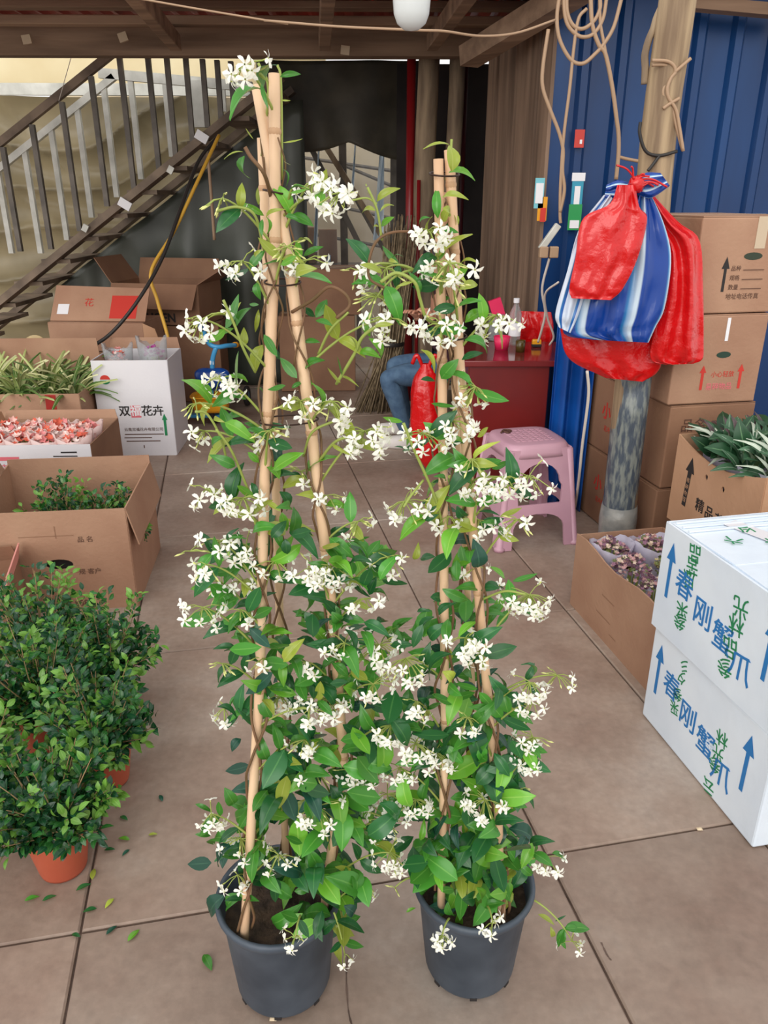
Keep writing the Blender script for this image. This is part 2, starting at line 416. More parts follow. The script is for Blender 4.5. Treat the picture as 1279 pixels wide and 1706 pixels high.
for px, py in ((45, 66), (205, 62), (575, 84)):
    p = A(px, py, 5.54)
    MB().box(p, (0.055, 0.02, 0.05), Matrix.Rotation(random.uniform(-.4, .4), 4, 'Y')).build('bracket_plate', TAPE, ceiling, world=True)
# right-hand low eave in front of the blue wall
MB().beam(A(1140, 5, 4.3), A(1330, 22, 4.3), 0.08, 0.05).build('eave_batten', BEAM, ceiling, world=True)
MB().beam(A(780, 95, 4.9), A(1000, -40, 4.05), 0.12, 0.1).build('eave_rafter', BEAM, ceiling, world=True)
MB().box((1.9, 5.0, 2.66), (2.4, 2.5, 0.04)).build('roof_deck', BEAM, ceiling, world=True)
# roof over the deep part, up to the back opening
MB().box((0.1, 6.75, 2.62), (2.6, 1.6, 0.04)).build('rear_deck', BLACKT, ceiling, world=True)

# blue corrugated wall
wr = thing('wall_right', None, None, (0.87, 4.5, 0), 0, kind='structure')
def ribbed(x0, x1, z0, z1, Y, name, parent, pitch=0.19, ph=0.0, depth=0.028):
    pts = []; x = x0
    prof = [(0, 0), (0.62, 0), (0.72, 1), (0.9, 1), (1.0, 0)]
    k = 0
    while x < x1:
        for a, d in prof[:-1]:
            xx = x + a * pitch
            if xx <= x1: pts.append((xx, Y - d * depth))
        x += pitch
    pts.append((x1, Y))
    vs = [(a, b, z0) for a, b in pts] + [(a, b, z1) for a, b in pts]; n = len(pts)
    return MB().add(vs, [(i, i + 1, n + i + 1, n + i) for i in range(n - 1)]).build(name, BLUE, parent, world=True, solid=0.003)
for k in range(4):
    ribbed(0.87 + k * 0.76, 0.87 + (k + 1) * 0.76, 0.0, 2.6, 4.5, 'blue_sheet', wr)
# wood-look side wall running back from the blue wall's corner
wm = thing('wall_panel', None, None, (0.86, 4.5, 0), GA, kind='structure')
c0 = Vector((0.865, 4.49, 0)); 
for k in range(6):
    a = c0 + UY * (k * 0.165); b = c0 + UY * ((k + 1) * 0.165 - 0.008)
    n = UX * -0.012 * (k % 2)
    MB().beam(a + n + Vector((0, 0, 1.2)), b + n + Vector((0, 0, 1.2)), 0.02, 2.4).build('plank', WOOD, wm, world=True)
# dark room behind the doorway
wb = thing('wall_back', None, None, (0.6, 6.6, 0), 0, kind='structure')
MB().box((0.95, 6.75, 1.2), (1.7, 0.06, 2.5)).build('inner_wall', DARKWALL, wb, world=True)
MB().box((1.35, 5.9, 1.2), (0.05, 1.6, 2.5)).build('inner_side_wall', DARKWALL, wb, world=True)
# outer wall seen through the opening
MB().box((-1.2, 9.6, 1.3), (4.6, 0.1, 2.6)).build('outer_wall', BEIGE, wb, world=True)
for (px, py, qx, qy) in ((500, 330, 690, 372), (500, 262, 690, 290), (520, 390, 690, 420), (560, 270, 700, 330)):
    MB().tube([A(px, py, 9.3), A(qx, qy, 9.3)], 0.02, 6).build('rail', STEELD, wb, world=True)
# left and rear translucent tarpaulin
wl = thing('wall_left', None, None, (-3, 7.4, 0), 0, kind='structure')
def tarp(x0, x1, z0, z1, Y, amp=0.08, seed=0, sag=0.0):
    def fn(u, v):
        x = x0 + (x1 - x0) * u; z = z0 + (z1 - z0) * v
        q = noise.noise(Vector((x * 1.1 + seed, z * 0.9, 3.3)))
        r1 = z - 0.22 * (x + 3.0) ** 2 + 0.25 * q; r2 = z * 0.6 + 0.9 * x + 0.5 * q
        d = amp * (1.3 * abs(math.sin(r1 * 7.5 + seed)) ** 0.5 + 0.7 * abs(math.sin(r2 * 4.3)) ** 0.6 + 0.5 * q)
        return Vector((x, Y + d, z))
    return fn
MB().grid(tarp(-6.2, -0.9, 0.0, 2.32, 7.4, 0.12, 1.0), 160, 90).build('tarpaulin_sheet', TARP, wl, smooth=True, world=True)
MB().grid(tarp(-6.2, -0.5, 2.42, 2.95, 7.55, 0.01, 2.0), 40, 4).build('ivory_sheet', IVORY, wl, smooth=True, world=True)
MB().beam((-6.2, 7.4, 2.37), (-0.6, 7.4, 2.35), 0.05, 0.09).build('sheet_rail', STEEL, wl, world=True)

# ================================================================== hanging tarps, posts, stairs
def hang(name, label, x0, x1, ztop, zbot, Y, amp, freq, m, cat='tarpaulin', scallop=None, seed=0):
    def fn(u, v):
        x = x0 + (x1 - x0) * u; zb = zbot(u) if callable(zbot) else zbot; zt = ztop(u) if callable(ztop) else ztop
        z = zt + (zb - zt) * v
        return Vector((x, Y + amp * (0.3 + 0.7 * v) * math.sin(x * freq + seed + 1.5 * noise.noise(Vector((x * 2, z, seed)))) + 0.03 * noise.noise(Vector((x * 4, z * 3, 1))), z))
    o = MB().grid(fn, 60, 20).build(name, m, None, smooth=True, solid=0.003)
    return props(o, label, cat)
hang('hanging_tarpaulin', 'black tarpaulin hung in scallops above the rear opening', -1.0, 0.42, 2.5,
     lambda u: 1.97 - 0.1 * abs(math.sin(u * math.pi * 1.6 + 0.6)) - 0.1 * u, 6.9, 0.06, 9, BLACKT)
sx0, sz0 = A(0, 505, 6.1), A(440, 150, 6.1)
def stair_z(x): return sx0.z + (sz0.z - sx0.z) * (x - sx0.x) / (sz0.x - sx0.x)
hang('hanging_tarpaulin', 'dark green plastic sheet draped beneath the staircase', -2.75, -0.62,
     lambda u: min(2.2, stair_z(-2.75 + 2.13 * u) - 0.1), 0.0, 6.64, 0.05, 14, DARKT, seed=2)
# stairs
st = thing('staircase', 'brown metal staircase with two rows of slim balusters rising to the right', 'staircase', (-2.2, 6.2, 0))
d = (sz0 - sx0)
a0, b0 = sx0 - d * 0.5, sz0 + d * 0.06
MB().beam(a0 + Vector((0, 0, 0)), b0, 0.05, 0.15, up=(0, 1, 0)).build('stringer', RUST, st, world=True)
off = Vector((0, 0.75, 0.0))
MB().beam(a0 + off, b0 + off, 0.05, 0.15, up=(0, 1, 0)).build('stringer', RUST, st, world=True)
nst = 14
for k in range(nst):
    p = a0 + (b0 - a0) * ((k + 0.5) / nst) + Vector((0, 0.37, -0.02))
    MB().box(p, (0.22, 0.72, 0.03)).build('tread', RUST, st, world=True)
def vert(px0, py0, px1, py1, Y, w, m, name):
    a = A((px0 + px1) / 2, (py0 + py1) / 2, Y)
    za = A(px0, py0, Y).z; zb = A(px1, py1, Y).z
    MB().box((a.x, Y, (za + zb) / 2), (w, w, abs(za - zb) + 0.02)).build(name, m, st, world=True)
S1 = 2.665
for c in ((15, 660, 90, 1110), (130, 560, 240, 1100), (260, 460, 370, 1020), (390, 345, 490, 910), (515, 240, 610, 840), (650, 250, 715, 780),
          (740, 260, 780, 690), (830, 265, 850, 630), (900, 270, 920, 560), (960, 275, 985, 530), (1025, 280, 1035, 460)):
    vert(c[0] / S1, c[1] / S1, c[2] / S1, c[3] / S1, 6.06, 0.034, STEELD, 'baluster')
for c in ((0, 740, 40, 1119), (120, 660, 170, 1119), (235, 570, 290, 1060), (350, 480, 400, 960), (465, 390, 515, 870), (585, 345, 620, 790),
          (735, 355, 760, 690), (880, 365, 885, 560), (990, 375, 990, 490)):
    vert(c[0] / S1, c[1] / S1, c[2] / S1, c[3] / S1, 6.85, 0.04 if c[0] != 880 else 0.085, STEEL, 'baluster')
MB().beam(A(-40, 270, 6.06), A(188, 88, 6.06), 0.05, 0.05).build('handrail', RUST, st, world=True)
MB().beam(A(-40, 312, 6.85), A(190, 128, 6.85), 0.05, 0.05).build('handrail', STEEL, st, world=True)
MB().beam(A(165, 122, 6.85), A(420, 145, 6.85), 0.05, 0.07).build('top_rail', STEEL, st, world=True)
for k, (px, py) in enumerate(((208, 340), (336, 228), (284, 283), (142, 380))):
    p = A(px, py, 6.0); MB().box(p, (0.09, 0.02, 0.06) if k < 2 else (0.04, 0.02, 0.05), Matrix.Rotation(0.55, 4, 'Y')).build('bracket', PAPER if k < 2 else STEEL, st, world=True)
for k, (px, w, m, lab) in enumerate(((709, 0.155, TRUNK, 'thick grey tree-trunk post nearer the red pipe'), (753, 0.115, TRUNK, 'slimmer brown tree-trunk post beside the dark doorway'))):
    a = A(px, 300, 6.0); pts = [Vector((a.x + 0.012 * math.sin(z * 3 + k), 6.0, z)) for z in [i * 0.2 for i in range(13)]]
    o = MB().tube(pts, [w / 2 * (1.08 - 0.012 * i) for i in range(13)], 14).build('trunk_post', m, None, smooth=True); props(o, lab, 'post')
a = A(683, 300, 6.05)
props(MB().tube([(a.x, 6.05, 0), (a.x, 6.05, 2.4)], 0.032, 10).build('red_pipe', REDPIPE, None, smooth=True), 'dark red painted pipe standing left of the tree-trunk posts', 'pipe')
a = A(692, 350, 5.9); props(MB().tube([(a.x + .02, 5.88, 0), (a.x + .02, 5.88, 1.62)], 0.014, 8).build('red_rod', REDPIPE, None, smooth=True), 'thin short red rod leaning close to the red pipe', 'rod')
a = A(768, 300, 6.1)
props(MB().tube([(a.x, 6.15, 0), (a.x, 6.15, 2.45)], 0.03, 10).build('door_post', mat('maroon_paint', (78, 26, 30), rough=0.5), None, smooth=True), 'dark maroon door post at the dark doorway', 'post')
# frame of the rear opening with clear sheet
fr = thing('greenhouse_frame', 'dark steel frame with clear plastic sheet and slanting struts in the rear opening', 'frame', (-0.4, 8.0, 0))
for px in (572, 656):
    a = A(px, 330, 8.0); MB().box((a.x, 8.0, 1.2), (0.07, 0.05, 2.4)).build('upright', STEELD, fr, world=True)
for (p, q, w, m) in (((515, 240), (640, 490), 0.05, STEELD), ((540, 240), (690, 480), 0.11, TRUNK), ((560, 270), (670, 470), 0.04, STEELD)):
    MB().beam(A(p[0], p[1], 7.9), A(q[0], q[1], 7.9), w, 0.05).build('strut', m, fr, world=True)
a, b = A(490, 200, 8.05), A(700, 200, 8.05)
def cl(u, v): 
    x = a.x + (b.x - a.x) * u
    return Vector((x, 8.08 + 0.04 * math.sin(x * 16 + 2 * v), 2.3 * v))
MB().grid(cl, 40, 8).build('clear_sheet', PLASTIC, fr, smooth=True, world=True)
for (px, py0, py1, w) in ((636, 256, 400, 0.085), (548, 425, 492, 0.07), (531, 240, 420, 0.03), (592, 235, 330, 0.025)):
    p, q = A(px, py0, 7.85), A(px - 6, py1, 7.85)
    def sg(u, v, p=p, q=q, w=w): return p.lerp(q, v) + Vector(((u - .5) * w * (0.5 + 0.7 * v), 0.02 * math.sin(u * 9 + v * 5), 0))
    MB().grid(sg, 8, 8).build('plastic_strip', mat('milky_strip', (204, 222, 236), rough=0.25), fr, smooth=True, world=True)

# ================================================================== cartons
def panel_box(t, W, D, Hh, m, th=0.006, hole_front=None, notch_front=0.0, skew=None):
    """four panels and a bottom, each its own part"""
    for side in ('front', 'back', 'left', 'right'):
        L = W if side in ('front', 'back') else D
        out = [(-L / 2, 0), (L / 2, 0), (L / 2, Hh), (-L / 2, Hh)]
        if skew and side in skew:
            out = [(-L / 2, 0), (L / 2, 0)] + [(L / 2 - L * i / 8, Hh + skew[side](i / 8)) for i in range(9)]
        vs, fs = plate(out, [hole_front] if (side == 'front' and hole_front) else [h for h in (skew or {}).get(side + '_holes', [])], th)
        if side == 'front': M = Matrix.Translation((0, -D / 2, 0))
        elif side == 'back': M = Matrix.Translation((0, D / 2, 0)) @ Matrix.Rotation(math.pi, 4, 'Z')
        elif side == 'left': M = Matrix.Translation((-W / 2, 0, 0)) @ Matrix.Rotation(-math.pi / 2, 4, 'Z')
        else: M = Matrix.Translation((W / 2, 0, 0)) @ Matrix.Rotation(math.pi / 2, 4, 'Z')
        MB().add([M @ v for v in vs], fs).build('panel', m[side] if isinstance(m, dict) else m, t)
    MB().box((0, 0, 0.004), (W - 0.01, D - 0.01, 0.006)).build('bottom', m['front'] if isinstance(m, dict) else m, t)
def flap(t, side, W, D, Hh, L, ang, m, trim=0.0):
    """flap hinged on the top edge: 0 upright, 90 flat outwards, -90 flat inwards"""
    w = (W if side in ('front', 'back') else D) - trim
    vs, fs = plate([(-w / 2, 0), (w / 2, 0), (w / 2 - 0.012, L), (-w / 2 + 0.012, L)], [], 0.005)
    B = {'front': Matrix.Translation((0, -D / 2, Hh)), 'back': Matrix.Translation((0, D / 2, Hh)) @ Matrix.Rotation(math.pi, 4, 'Z'),
         'left': Matrix.Translation((-W / 2, 0, Hh)) @ Matrix.Rotation(-math.pi / 2, 4, 'Z'), 'right': Matrix.Translation((W / 2, 0, Hh)) @ Matrix.Rotation(math.pi / 2, 4, 'Z')}[side]
    M = B @ Matrix.Rotation(R(ang), 4, 'X')
    return MB().add([M @ v for v in vs], fs).build('flap', m, t)
def closed_carton(t, W, D, Hh, m, tape=True):
    MB().box((0, 0, Hh / 2), (W, D, Hh - 0.006)).build('body', m, t, bev=0.006)
    for s in (-1, 1):
        MB().box((0, s * D / 4, Hh - 0.001), (W - 0.004, D / 2 - 0.004, 0.004)).build('flap', m, t)
    if tape:
        MB().box((0, 0, Hh + 0.0015), (W - 0.02, 0.05, 0.001)).build('tape', TAPE, t)
        for s in (-1, 1): MB().box((s * (W / 2 + 0.0008), 0, Hh - 0.05), (0.001, 0.05, 0.1)).build('tape', TAPE, t)
def lines(t, side, W, D, specs, m):
    for (u, v, w, h) in specs:
        shape_on(t, [(-w / 2, -h / 2), (w / 2, -h / 2), (w / 2, h / 2), (-w / 2, h / 2)], m, face_matrix(t, side, W, D, u, v, 0.0042))

# --- white boxes on the right, two in a stack
Acorn = G(1250, 1416)
for k in range(2):
    W, D, Hh = 0.40, 0.55, 0.328
    c = Acorn + UX * (W / 2 + (0.006 if k == 0 else 0)) + UY * (D / 2 + (0.004 if k else 0)) + Vector((0, 0, 0.33 * k))
    lab = ['glossy white flower carton with blue print standing on the floor, under another', 'glossy white flower carton with blue print on top of its twin'][k]
    t = thing('white_carton', lab, 'carton', c, GA + (0.012 if k else -0.005), 'white cartons at the right edge')
    if k == 0:
        closed_carton(t, W, D, Hh, CARDB, tape=False)
    else:
        panel_box(t, W, D, Hh, CARDB, 0.007)
        for q, (sd, L, an) in enumerate((('back', D * 0.49, -90.6), ('front', D * 0.49, -90.9), ('left', 0.16, -92), ('right', 0.16, -92))):
            f = flap(t, sd, W - 0.016, D - 0.016, Hh - 0.004 - 0.008 * (q // 2), L, an, CARDB)
        for q in range(3):
            MB().box((0, D / 2 - 0.02 - q * 0.03, Hh + 0.002), (W - 0.03, 0.006, 0.005)).build('pressed_ridge', CARDB, t)
        MB().box((0.05, 0.0, Hh + 0.0012), (0.055, D * 0.9, 0.001), Matrix.Rotation(0.35, 4, 'Z')).build('printed_tape', CARDW, t)
    def fm(u, v, rot=0.0): return face_matrix(t, 'left', W, D, u, v, 0.0045 if k else 0.0008, rot)
    for u, v, ch in ((-0.15, 0.185, '春'), (-0.055, 0.15, '刚'), (0.035, 0.13, '蟹'), (0.115, 0.095, '爪')):
        print_on(t, ch, INKB, 0.085, fm(u, v), 0.0007)
    for u, v in ((-0.225, 0.2), (0.195, 0.2)):
        shape_on(t, arrow_pts(0.17, 0.014, 0.044, 0.055), INKB, fm(u, v), 'printed_arrow')
    rows = [(-0.14, [('品', 0.3), ('苦', 0.262), ('瓜', 0.22), ('采', 0.12), ('参', 0.085)], 0.055), (0.07, [('光', 0.25), ('林', 0.2), ('品', 0.13), ('参', 0.07)], 0.06)] if k else \
           [(-0.12, [('彡', 0.29), ('夕', 0.25), ('参', 0.19), ('采', 0.14)], 0.045), (0.09, [('林', 0.2), ('光', 0.15), ('参', 0.11), ('云', 0.03)], 0.05)]
    for u, rs, sz in rows:
        for ch, v in rs: print_on(t, ch, INKG, sz, fm(u + (v - 0.15) * 0.08, v, R(190)), 0.0003)
    if k:
        for j, (u, v) in enumerate(((-0.02, 0.17), (0.0, 0.09), (-0.1, 0.12))):
            print_on(t, '今大六'[j], INKG, 0.05, WM[t.name] @ Matrix.Translation((u, v, Hh + 0.0022)) @ Matrix.Rotation(R(40 + 50 * j), 4, 'Z'), 0.0004)
# --- low flower carton
bl = G(950, 1005); W, D, Hh = 0.36, 0.62, 0.30
lowc = thing('open_carton', 'low open brown carton of paper-wrapped pink flowers behind the white cartons', 'carton', bl + UX * (W / 2) - UY * (D / 2), GA)
panel_box(lowc, W, D, Hh, CARD, skew={'left': lambda f: 0.012 * math.sin(f * 9) - 0.0 * f})
flap(lowc, 'front', W, D, Hh - 0.002, 0.1, -150, CARD)
lines(lowc, 'left', W, D, [(-0.02, 0.17, 0.09, 0.003), (-0.04, 0.09, 0.11, 0.003), (0.04, 0.05, 0.05, 0.003)], CARDD)
# --- carton with arrow and lettering
W, D, Hh = 0.5, 0.52, 0.35
bl = Vector((1.15, 2.88, 0))
hid = thing('carton', 'plain brown carton under the carton with the black arrow', 'carton', bl + UX * (W / 2) - UY * (D / 2), GA)
closed_carton(hid, W - 0.02, D - 0.04, 0.30, CARDD)
arc = thing('open_carton', 'open tan carton with black upward arrow, filled with silvery foliage', 'carton', bl + UX * (W / 2) - UY * (D / 2) + Vector((0, 0, 0.302)), GA)
sk = lambda f: -0.035 * math.sin(math.pi * min(1, (1 - f) * 1.0)) * 0.9
panel_box(arc, W, D, Hh, CARD2, skew={'left': lambda f: -0.05 * math.sin(math.pi * f), 'left_holes': [oval(-0.05, 0.245, 0.009, 0.011), oval(0.055, 0.235, 0.009, 0.011)]})
M = face_matrix(arc, 'left', W, D, -0.155, 0.19, 0.0045, R(-4))
shape_on(arc, arrow_pts(0.2, 0.024, 0.056, 0.06), INK, M, 'printed_arrow')
for j, ch in enumerate('易碎勿压'): print_on(arc, ch, CARD2, 0.02, M @ Matrix.Translation((0, -0.075 + 0.027 * (3 - j), 0.0006)))
for j, ch in enumerate('精品花卉'): print_on(arc, ch, INK, 0.055, face_matrix(arc, 'left', W, D, -0.06 + 0.062 * j, 0.125 - 0.006 * j, 0.0045), 0.0006)
# --- tall stack behind the post
bl = G(963, 846); W, D, Hh = 0.39, 0.70, 0.358
stack_labels = ['brown carton with red lettering at the bottom of the tall stack', 'brown carton with red lettering second from the bottom of the tall stack',
                'brown carton with red up-arrows second from the top of the tall stack', 'brown carton with black up-arrows on top of the tall stack']
for k in range(4):
    w = W + (0.12 if k == 3 else 0)
    c = bl + UX * (w / 2 + [0, 0.005, -0.004, 0.03][k]) - UY * (D / 2) + Vector((0, 0, 0.36 * k))
    t = thing('carton', stack_labels[k], 'carton', c, GA + [0, 0.01, -0.008, 0.0][k], 'tall stack of cartons behind the post')
    closed_carton(t, w, D, Hh, CARDD if k < 2 else CARD)
    if k < 2:
        for j, ch in enumerate('小顾'): print_on(t, ch, INKR, 0.085, face_matrix(t, 'left', w, D, -0.17 + 0.11 * j, 0.2, 0.001), 0.002)
        print_on(t, '花卉包装', INKR, 0.03, face_matrix(t, 'left', w, D, -0.12, 0.12, 0.001))
        if k: print_on(t, '品名', INKN, 0.06, face_matrix(t, 'front', w, D, -0.08, 0.27, 0.001))
    elif k == 2:
        for u in (-0.06, 0.11): shape_on(t, arrow_pts(0.1, 0.012, 0.03, 0.03), INKR, face_matrix(t, 'front', w, D, u, 0.11, 0.001), 'printed_arrow')
        print_on(t, '小心轻放', INKR, 0.026, face_matrix(t, 'front', w, D, 0.03, 0.12, 0.001))
        print_on(t, '易碎物品', INKP, 0.03, face_matrix(t, 'front', w, D, 0.02, 0.07, 0.001))
        MB().box((0.02, -D / 2 - 0.001, 0.3), (0.014, 0.001, 0.09)).build('tape', PAPER, t)
        shape_on(t, oval(0, 0, 0.032, 0.013), mat('dark_handle_slot', (30, 60, 46), rough=0.6), face_matrix(t, 'front', w, D, 0.02, 0.2, 0.001), 'handle_slot')
    else:
        for u in (-0.13, 0.085): shape_on(t, arrow_pts(0.13, 0.012, 0.034, 0.045), INK, face_matrix(t, 'front', w, D, u, 0.15, 0.001), 'printed_arrow')
        for j, s in enumerate(('品种', '规格', '数量')):
            print_on(t, s, INKN, 0.022, face_matrix(t, 'front', w, D, -0.085, 0.17 - 0.035 * j, 0.001))
        lines(t, 'front', w, D, [(-0.01, 0.165 - 0.035 * j, 0.09, 0.003) for j in range(3)], INKN)
        print_on(t, '地址电话传真', INKN, 0.024, face_matrix(t, 'front', w, D, -0.04, 0.065, 0.001))
        MB().box((-0.0, -D / 2 - 0.001, 0.3), (0.045, 0.001, 0.115)).build('tape', TAPE, t)
        shape_on(t, oval(0, 0, 0.04, 0.014), mat('dark_hand_slot', (44, 56, 40), rough=0.6), face_matrix(t, 'front', w, D, -0.02, 0.215, 0.001), 'handle_slot')
# --- big carton on the left
fr_ = G(242, 1004); W, D, Hh = 0.60, 0.56, 0.42
bigc = thing('open_carton', 'big open brown carton with oval hand hole behind the boxwood pots', 'carton', fr_ - UX * (W / 2) + UY * (D / 2), GA + R(-5))
panel_box(bigc, W, D, Hh, CARD, hole_front=oval(0.03, 0.20, 0.052, 0.022), skew={'left': lambda f: 0.012 * math.sin(f * 7), 'back': lambda f: 0.03})
flap(bigc, 'right', W, D, Hh, 0.16, 168, CARD); flap(bigc, 'left', W, D, Hh, 0.2, 22, CARD, 0.1)
MB().box((0.035, 0.0 - D / 2 + 0.035, 0.2), (0.13, 0.004, 0.07)).build('hole_shade_sheet', INK, bigc)  # black sheet added behind the hand hole, standing in for the shade inside
lines(bigc, 'front', W, D, [(0.0, 0.32, 0.2, 0.003), (0.035, 0.335, 0.003, 0.05), (0.03, 0.165, 0.21, 0.003)], CARDD)
print_on(bigc, '品 名', INKN, 0.026, face_matrix(bigc, 'front', W, D, 0.14, 0.30, 0.0045)); print_on(bigc, '规 客户', INKN, 0.026, face_matrix(bigc, 'front', W, D, 0.14, 0.165, 0.0045))
print_on(bigc, '888', INKN, 0.035, face_matrix(bigc, 'front', W, D, 0.09, 0.03, 0.0045))
MB().box((-0.2, -D / 2 - 0.004, Hh - 0.012), (0.05, 0.004, 0.03)).build('tape', PAPER, bigc)
# --- white tall carton with lettering
br = G(304, 755); W, D, Hh = 0.45, 0.40, 0.60
whc = thing('open_carton', 'tall white carton with black and pink lettering and a green arrow', 'carton', br - UX * (W / 2) + UY * (D / 2), GA + R(-9))
panel_box(whc, W, D, Hh, CARDW)
flap(whc, 'back', W, D, Hh, 0.07, 3, CARD); flap(whc, 'left', W, D, Hh - 0.004, 0.1, -150, CARD); flap(whc, 'right', W, D, Hh - 0.004, 0.1, -160, CARD)
for j, ch in enumerate('双福花卉'):
    if j == 1: shape_on(whc, [(-0.03, -0.038), (0.03, -0.038), (0.03, 0.038), (-0.03, 0.038)], INKP, face_matrix(whc, 'front', W, D, 0.005, 0.285, 0.0042))
    print_on(whc, ch, PAPER if j == 1 else INK, 0.07, face_matrix(whc, 'front', W, D, -0.063 + 0.068 * j, 0.285, 0.0046), 0.0012)
print_on(whc, '云南双福花卉有限公司', INKN, 0.024, face_matrix(whc, 'front', W, D, 0.04, 0.17, 0.0045))
lines(whc, 'front', W, D, [(0.04, 0.14, 0.24, 0.006), (0.0, 0.118, 0.17, 0.006), (0.03, 0.096, 0.21, 0.006), (0.03, 0.06, 0.006, 0.02)], INKN)
shape_on(whc, arrow_pts(0.14, 0.016, 0.034, 0.04), INKG, face_matrix(whc, 'front', W, D, 0.175, 0.2, 0.0045), 'printed_arrow')
shape_on(whc, [(0.03 * math.cos(a), 0.028 * math.sin(a)) for a in [math.pi * i / 12 for i in range(13)]], INKR, face_matrix(whc, 'front', W, D, -0.155, 0.485, 0.0045), 'printed_emblem')
shape_on(whc, [(0.03 * math.cos(a), 0.024 * math.sin(a)) for a in [math.pi + math.pi * i / 12 for i in range(13)]], INKG, face_matrix(whc, 'front', W, D, -0.155, 0.48, 0.0045), 'printed_emblem')
# --- white-fronted carton of pink flowers
frp = A(167, 735, 3.75); W, D, Hh = 0.62, 0.5, frp.z
pkc = thing('open_carton', 'open carton with white front full of pink and orange wrapped blossoms', 'carton', Vector((frp.x, frp.y, 0)) - UX * (W / 2) + UY * (D / 2), GA + R(-9))
panel_box(pkc, W, D, Hh, {'front': CARDW, 'back': CARD, 'left': CARD, 'right': CARDD})
flap(pkc, 'back', W, D, Hh, 0.05, 10, CARD); flap(pkc, 'left', W, D, Hh, 0.05, 12, CARD2)
print_on(pkc, '花卉', INKP, 0.06, face_matrix(pkc, 'front', W, D, -0.11, Hh - 0.13, 0.0045)); lines(pkc, 'front', W, D, [(-0.11, Hh - 0.07, 0.12, 0.02)], INKP)
lines(pkc, 'front', W, D, [(0.04, Hh - 0.09, 0.12, 0.035)], INKR); lines(pkc, 'front', W, D, [(0.2, Hh - 0.04, 0.08, 0.008), (0.18, Hh - 0.06, 0.12, 0.006)], INK)
# --- carton of striped grass plants, red tape
frg = A(146, 652, 4.45); W, D, Hh = 0.66, 0.5, frg.z
grc = thing('open_carton', 'open brown carton with two red tape strips full of striped grassy plants', 'carton', Vector((frg.x, frg.y, 0)) - UX * (W / 2) + UY * (D / 2), GA + R(-9))
panel_box(grc, W, D, Hh, CARD)
flap(grc, 'back', W, D, Hh, 0.24, -3, CARD); flap(grc, 'left', W, D, Hh, 0.2, 25, CARD)
for u in (-0.2, 0.16): MB().box((u, -D / 2 - 0.004, Hh - 0.17), (0.06, 0.002, 0.33), Matrix.Rotation(0.04, 4, 'Y')).build('tape', TAPER, grc)
# --- small cartons at the left edge
t1 = G(40, 985); 
ora = thing('open_carton', 'open carton of orange blossoms at the left edge beside the big carton', 'carton', Vector((-1.93, 3.08, 0)), GA)
panel_box(ora, 0.42, 0.5, 0.40, CARD); flap(ora, 'right', 0.42, 0.5, 0.40, 0.07, -5, CARD2)
pk2 = thing('open_carton', 'small pink-lined carton at the left edge below the big carton', 'carton', Vector((-1.50, 2.42, 0)), GA + R(5))
panel_box(pk2, 0.34, 0.32, 0.24, CARDD); flap(pk2, 'right', 0.34, 0.32, 0.24, 0.07, 12, mat('pink_card', (222, 150, 140), rough=0.7)); flap(pk2, 'back', 0.34, 0.32, 0.24, 0.06, -10, CARDD)
# --- cartons further back
q = A(165, 580, 5.4)
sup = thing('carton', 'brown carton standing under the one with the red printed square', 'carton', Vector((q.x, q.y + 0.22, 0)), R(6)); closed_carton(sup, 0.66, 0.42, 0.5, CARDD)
sq = thing('carton', 'closed carton with red printed square tilted on the carton behind the white one', 'carton', Vector((q.x, q.y + 0.22, 0.502)), R(-4)); closed_carton(sq, 0.68, 0.4, 0.2, CARD, tape=False)
vs, fs = plate([(-0.34, 0), (0.34, 0), (0.34, 0.26), (-0.34, 0.28)], [], 0.005)
Mx = Matrix.Translation((0, -0.15, 0.205)) @ Matrix.Rotation(R(-38), 4, 'X')
MB().add([Mx @ v for v in vs], fs).build('lid_panel', CARD, sq)
for (x0, x1, z0, z1, m) in ((0.08, 0.27, 0.02, 0.2, INKR), (-0.3, -0.22, 0.05, 0.13, PAPER)):
    MB().add([Mx @ Vector(p) for p in ((x0, -0.004, z0), (x1, -0.004, z0), (x1, -0.004, z1), (x0, -0.004, z1))], [(0, 1, 2, 3)]).build('printed_mark', m, sq)
print_on(sq, '花', INKR, 0.07, WM[sq.name] @ Mx @ Matrix.Translation((-0.08, -0.004, 0.14)) @ Matrix.Rotation(R(90), 4, 'X'))
vs, fs = plate([(0, 0), (0.16, 0), (0.1, 0.17), (0, 0.2)], [], 0.005)
MB().add([Matrix.Translation((0.34, -0.2, 0.0)) @ Matrix.Rotation(R(-20), 4, 'Z') @ v for v in vs], fs).build('flap', CARD2, sq)
q = A(275, 530, 6.05)
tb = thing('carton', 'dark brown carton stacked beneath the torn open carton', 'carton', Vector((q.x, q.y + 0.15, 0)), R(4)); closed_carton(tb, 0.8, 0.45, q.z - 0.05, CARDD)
tor = thing('open_carton', 'torn open carton with black print lying askew on the rear stack', 'carton', Vector((q.x, q.y + 0.15, q.z - 0.04)), R(-12))
panel_box(tor, 0.7, 0.42, 0.3, CARDD)
flap(tor, 'left', 0.7, 0.42, 0.3, 0.22, 35, CARDD); flap(tor, 'right', 0.7, 0.42, 0.3, 0.22, 60, CARDD); flap(tor, 'front', 0.7, 0.42, 0.3, 0.2, 150, CARDD); flap(tor, 'back', 0.7, 0.42, 0.3, 0.16, 15, CARDD)
print_on(tor, 'ANGEN', INK, 0.09, face_matrix(tor, 'front', 0.7, 0.42, 0, 0.05, 0.006), 0.003)
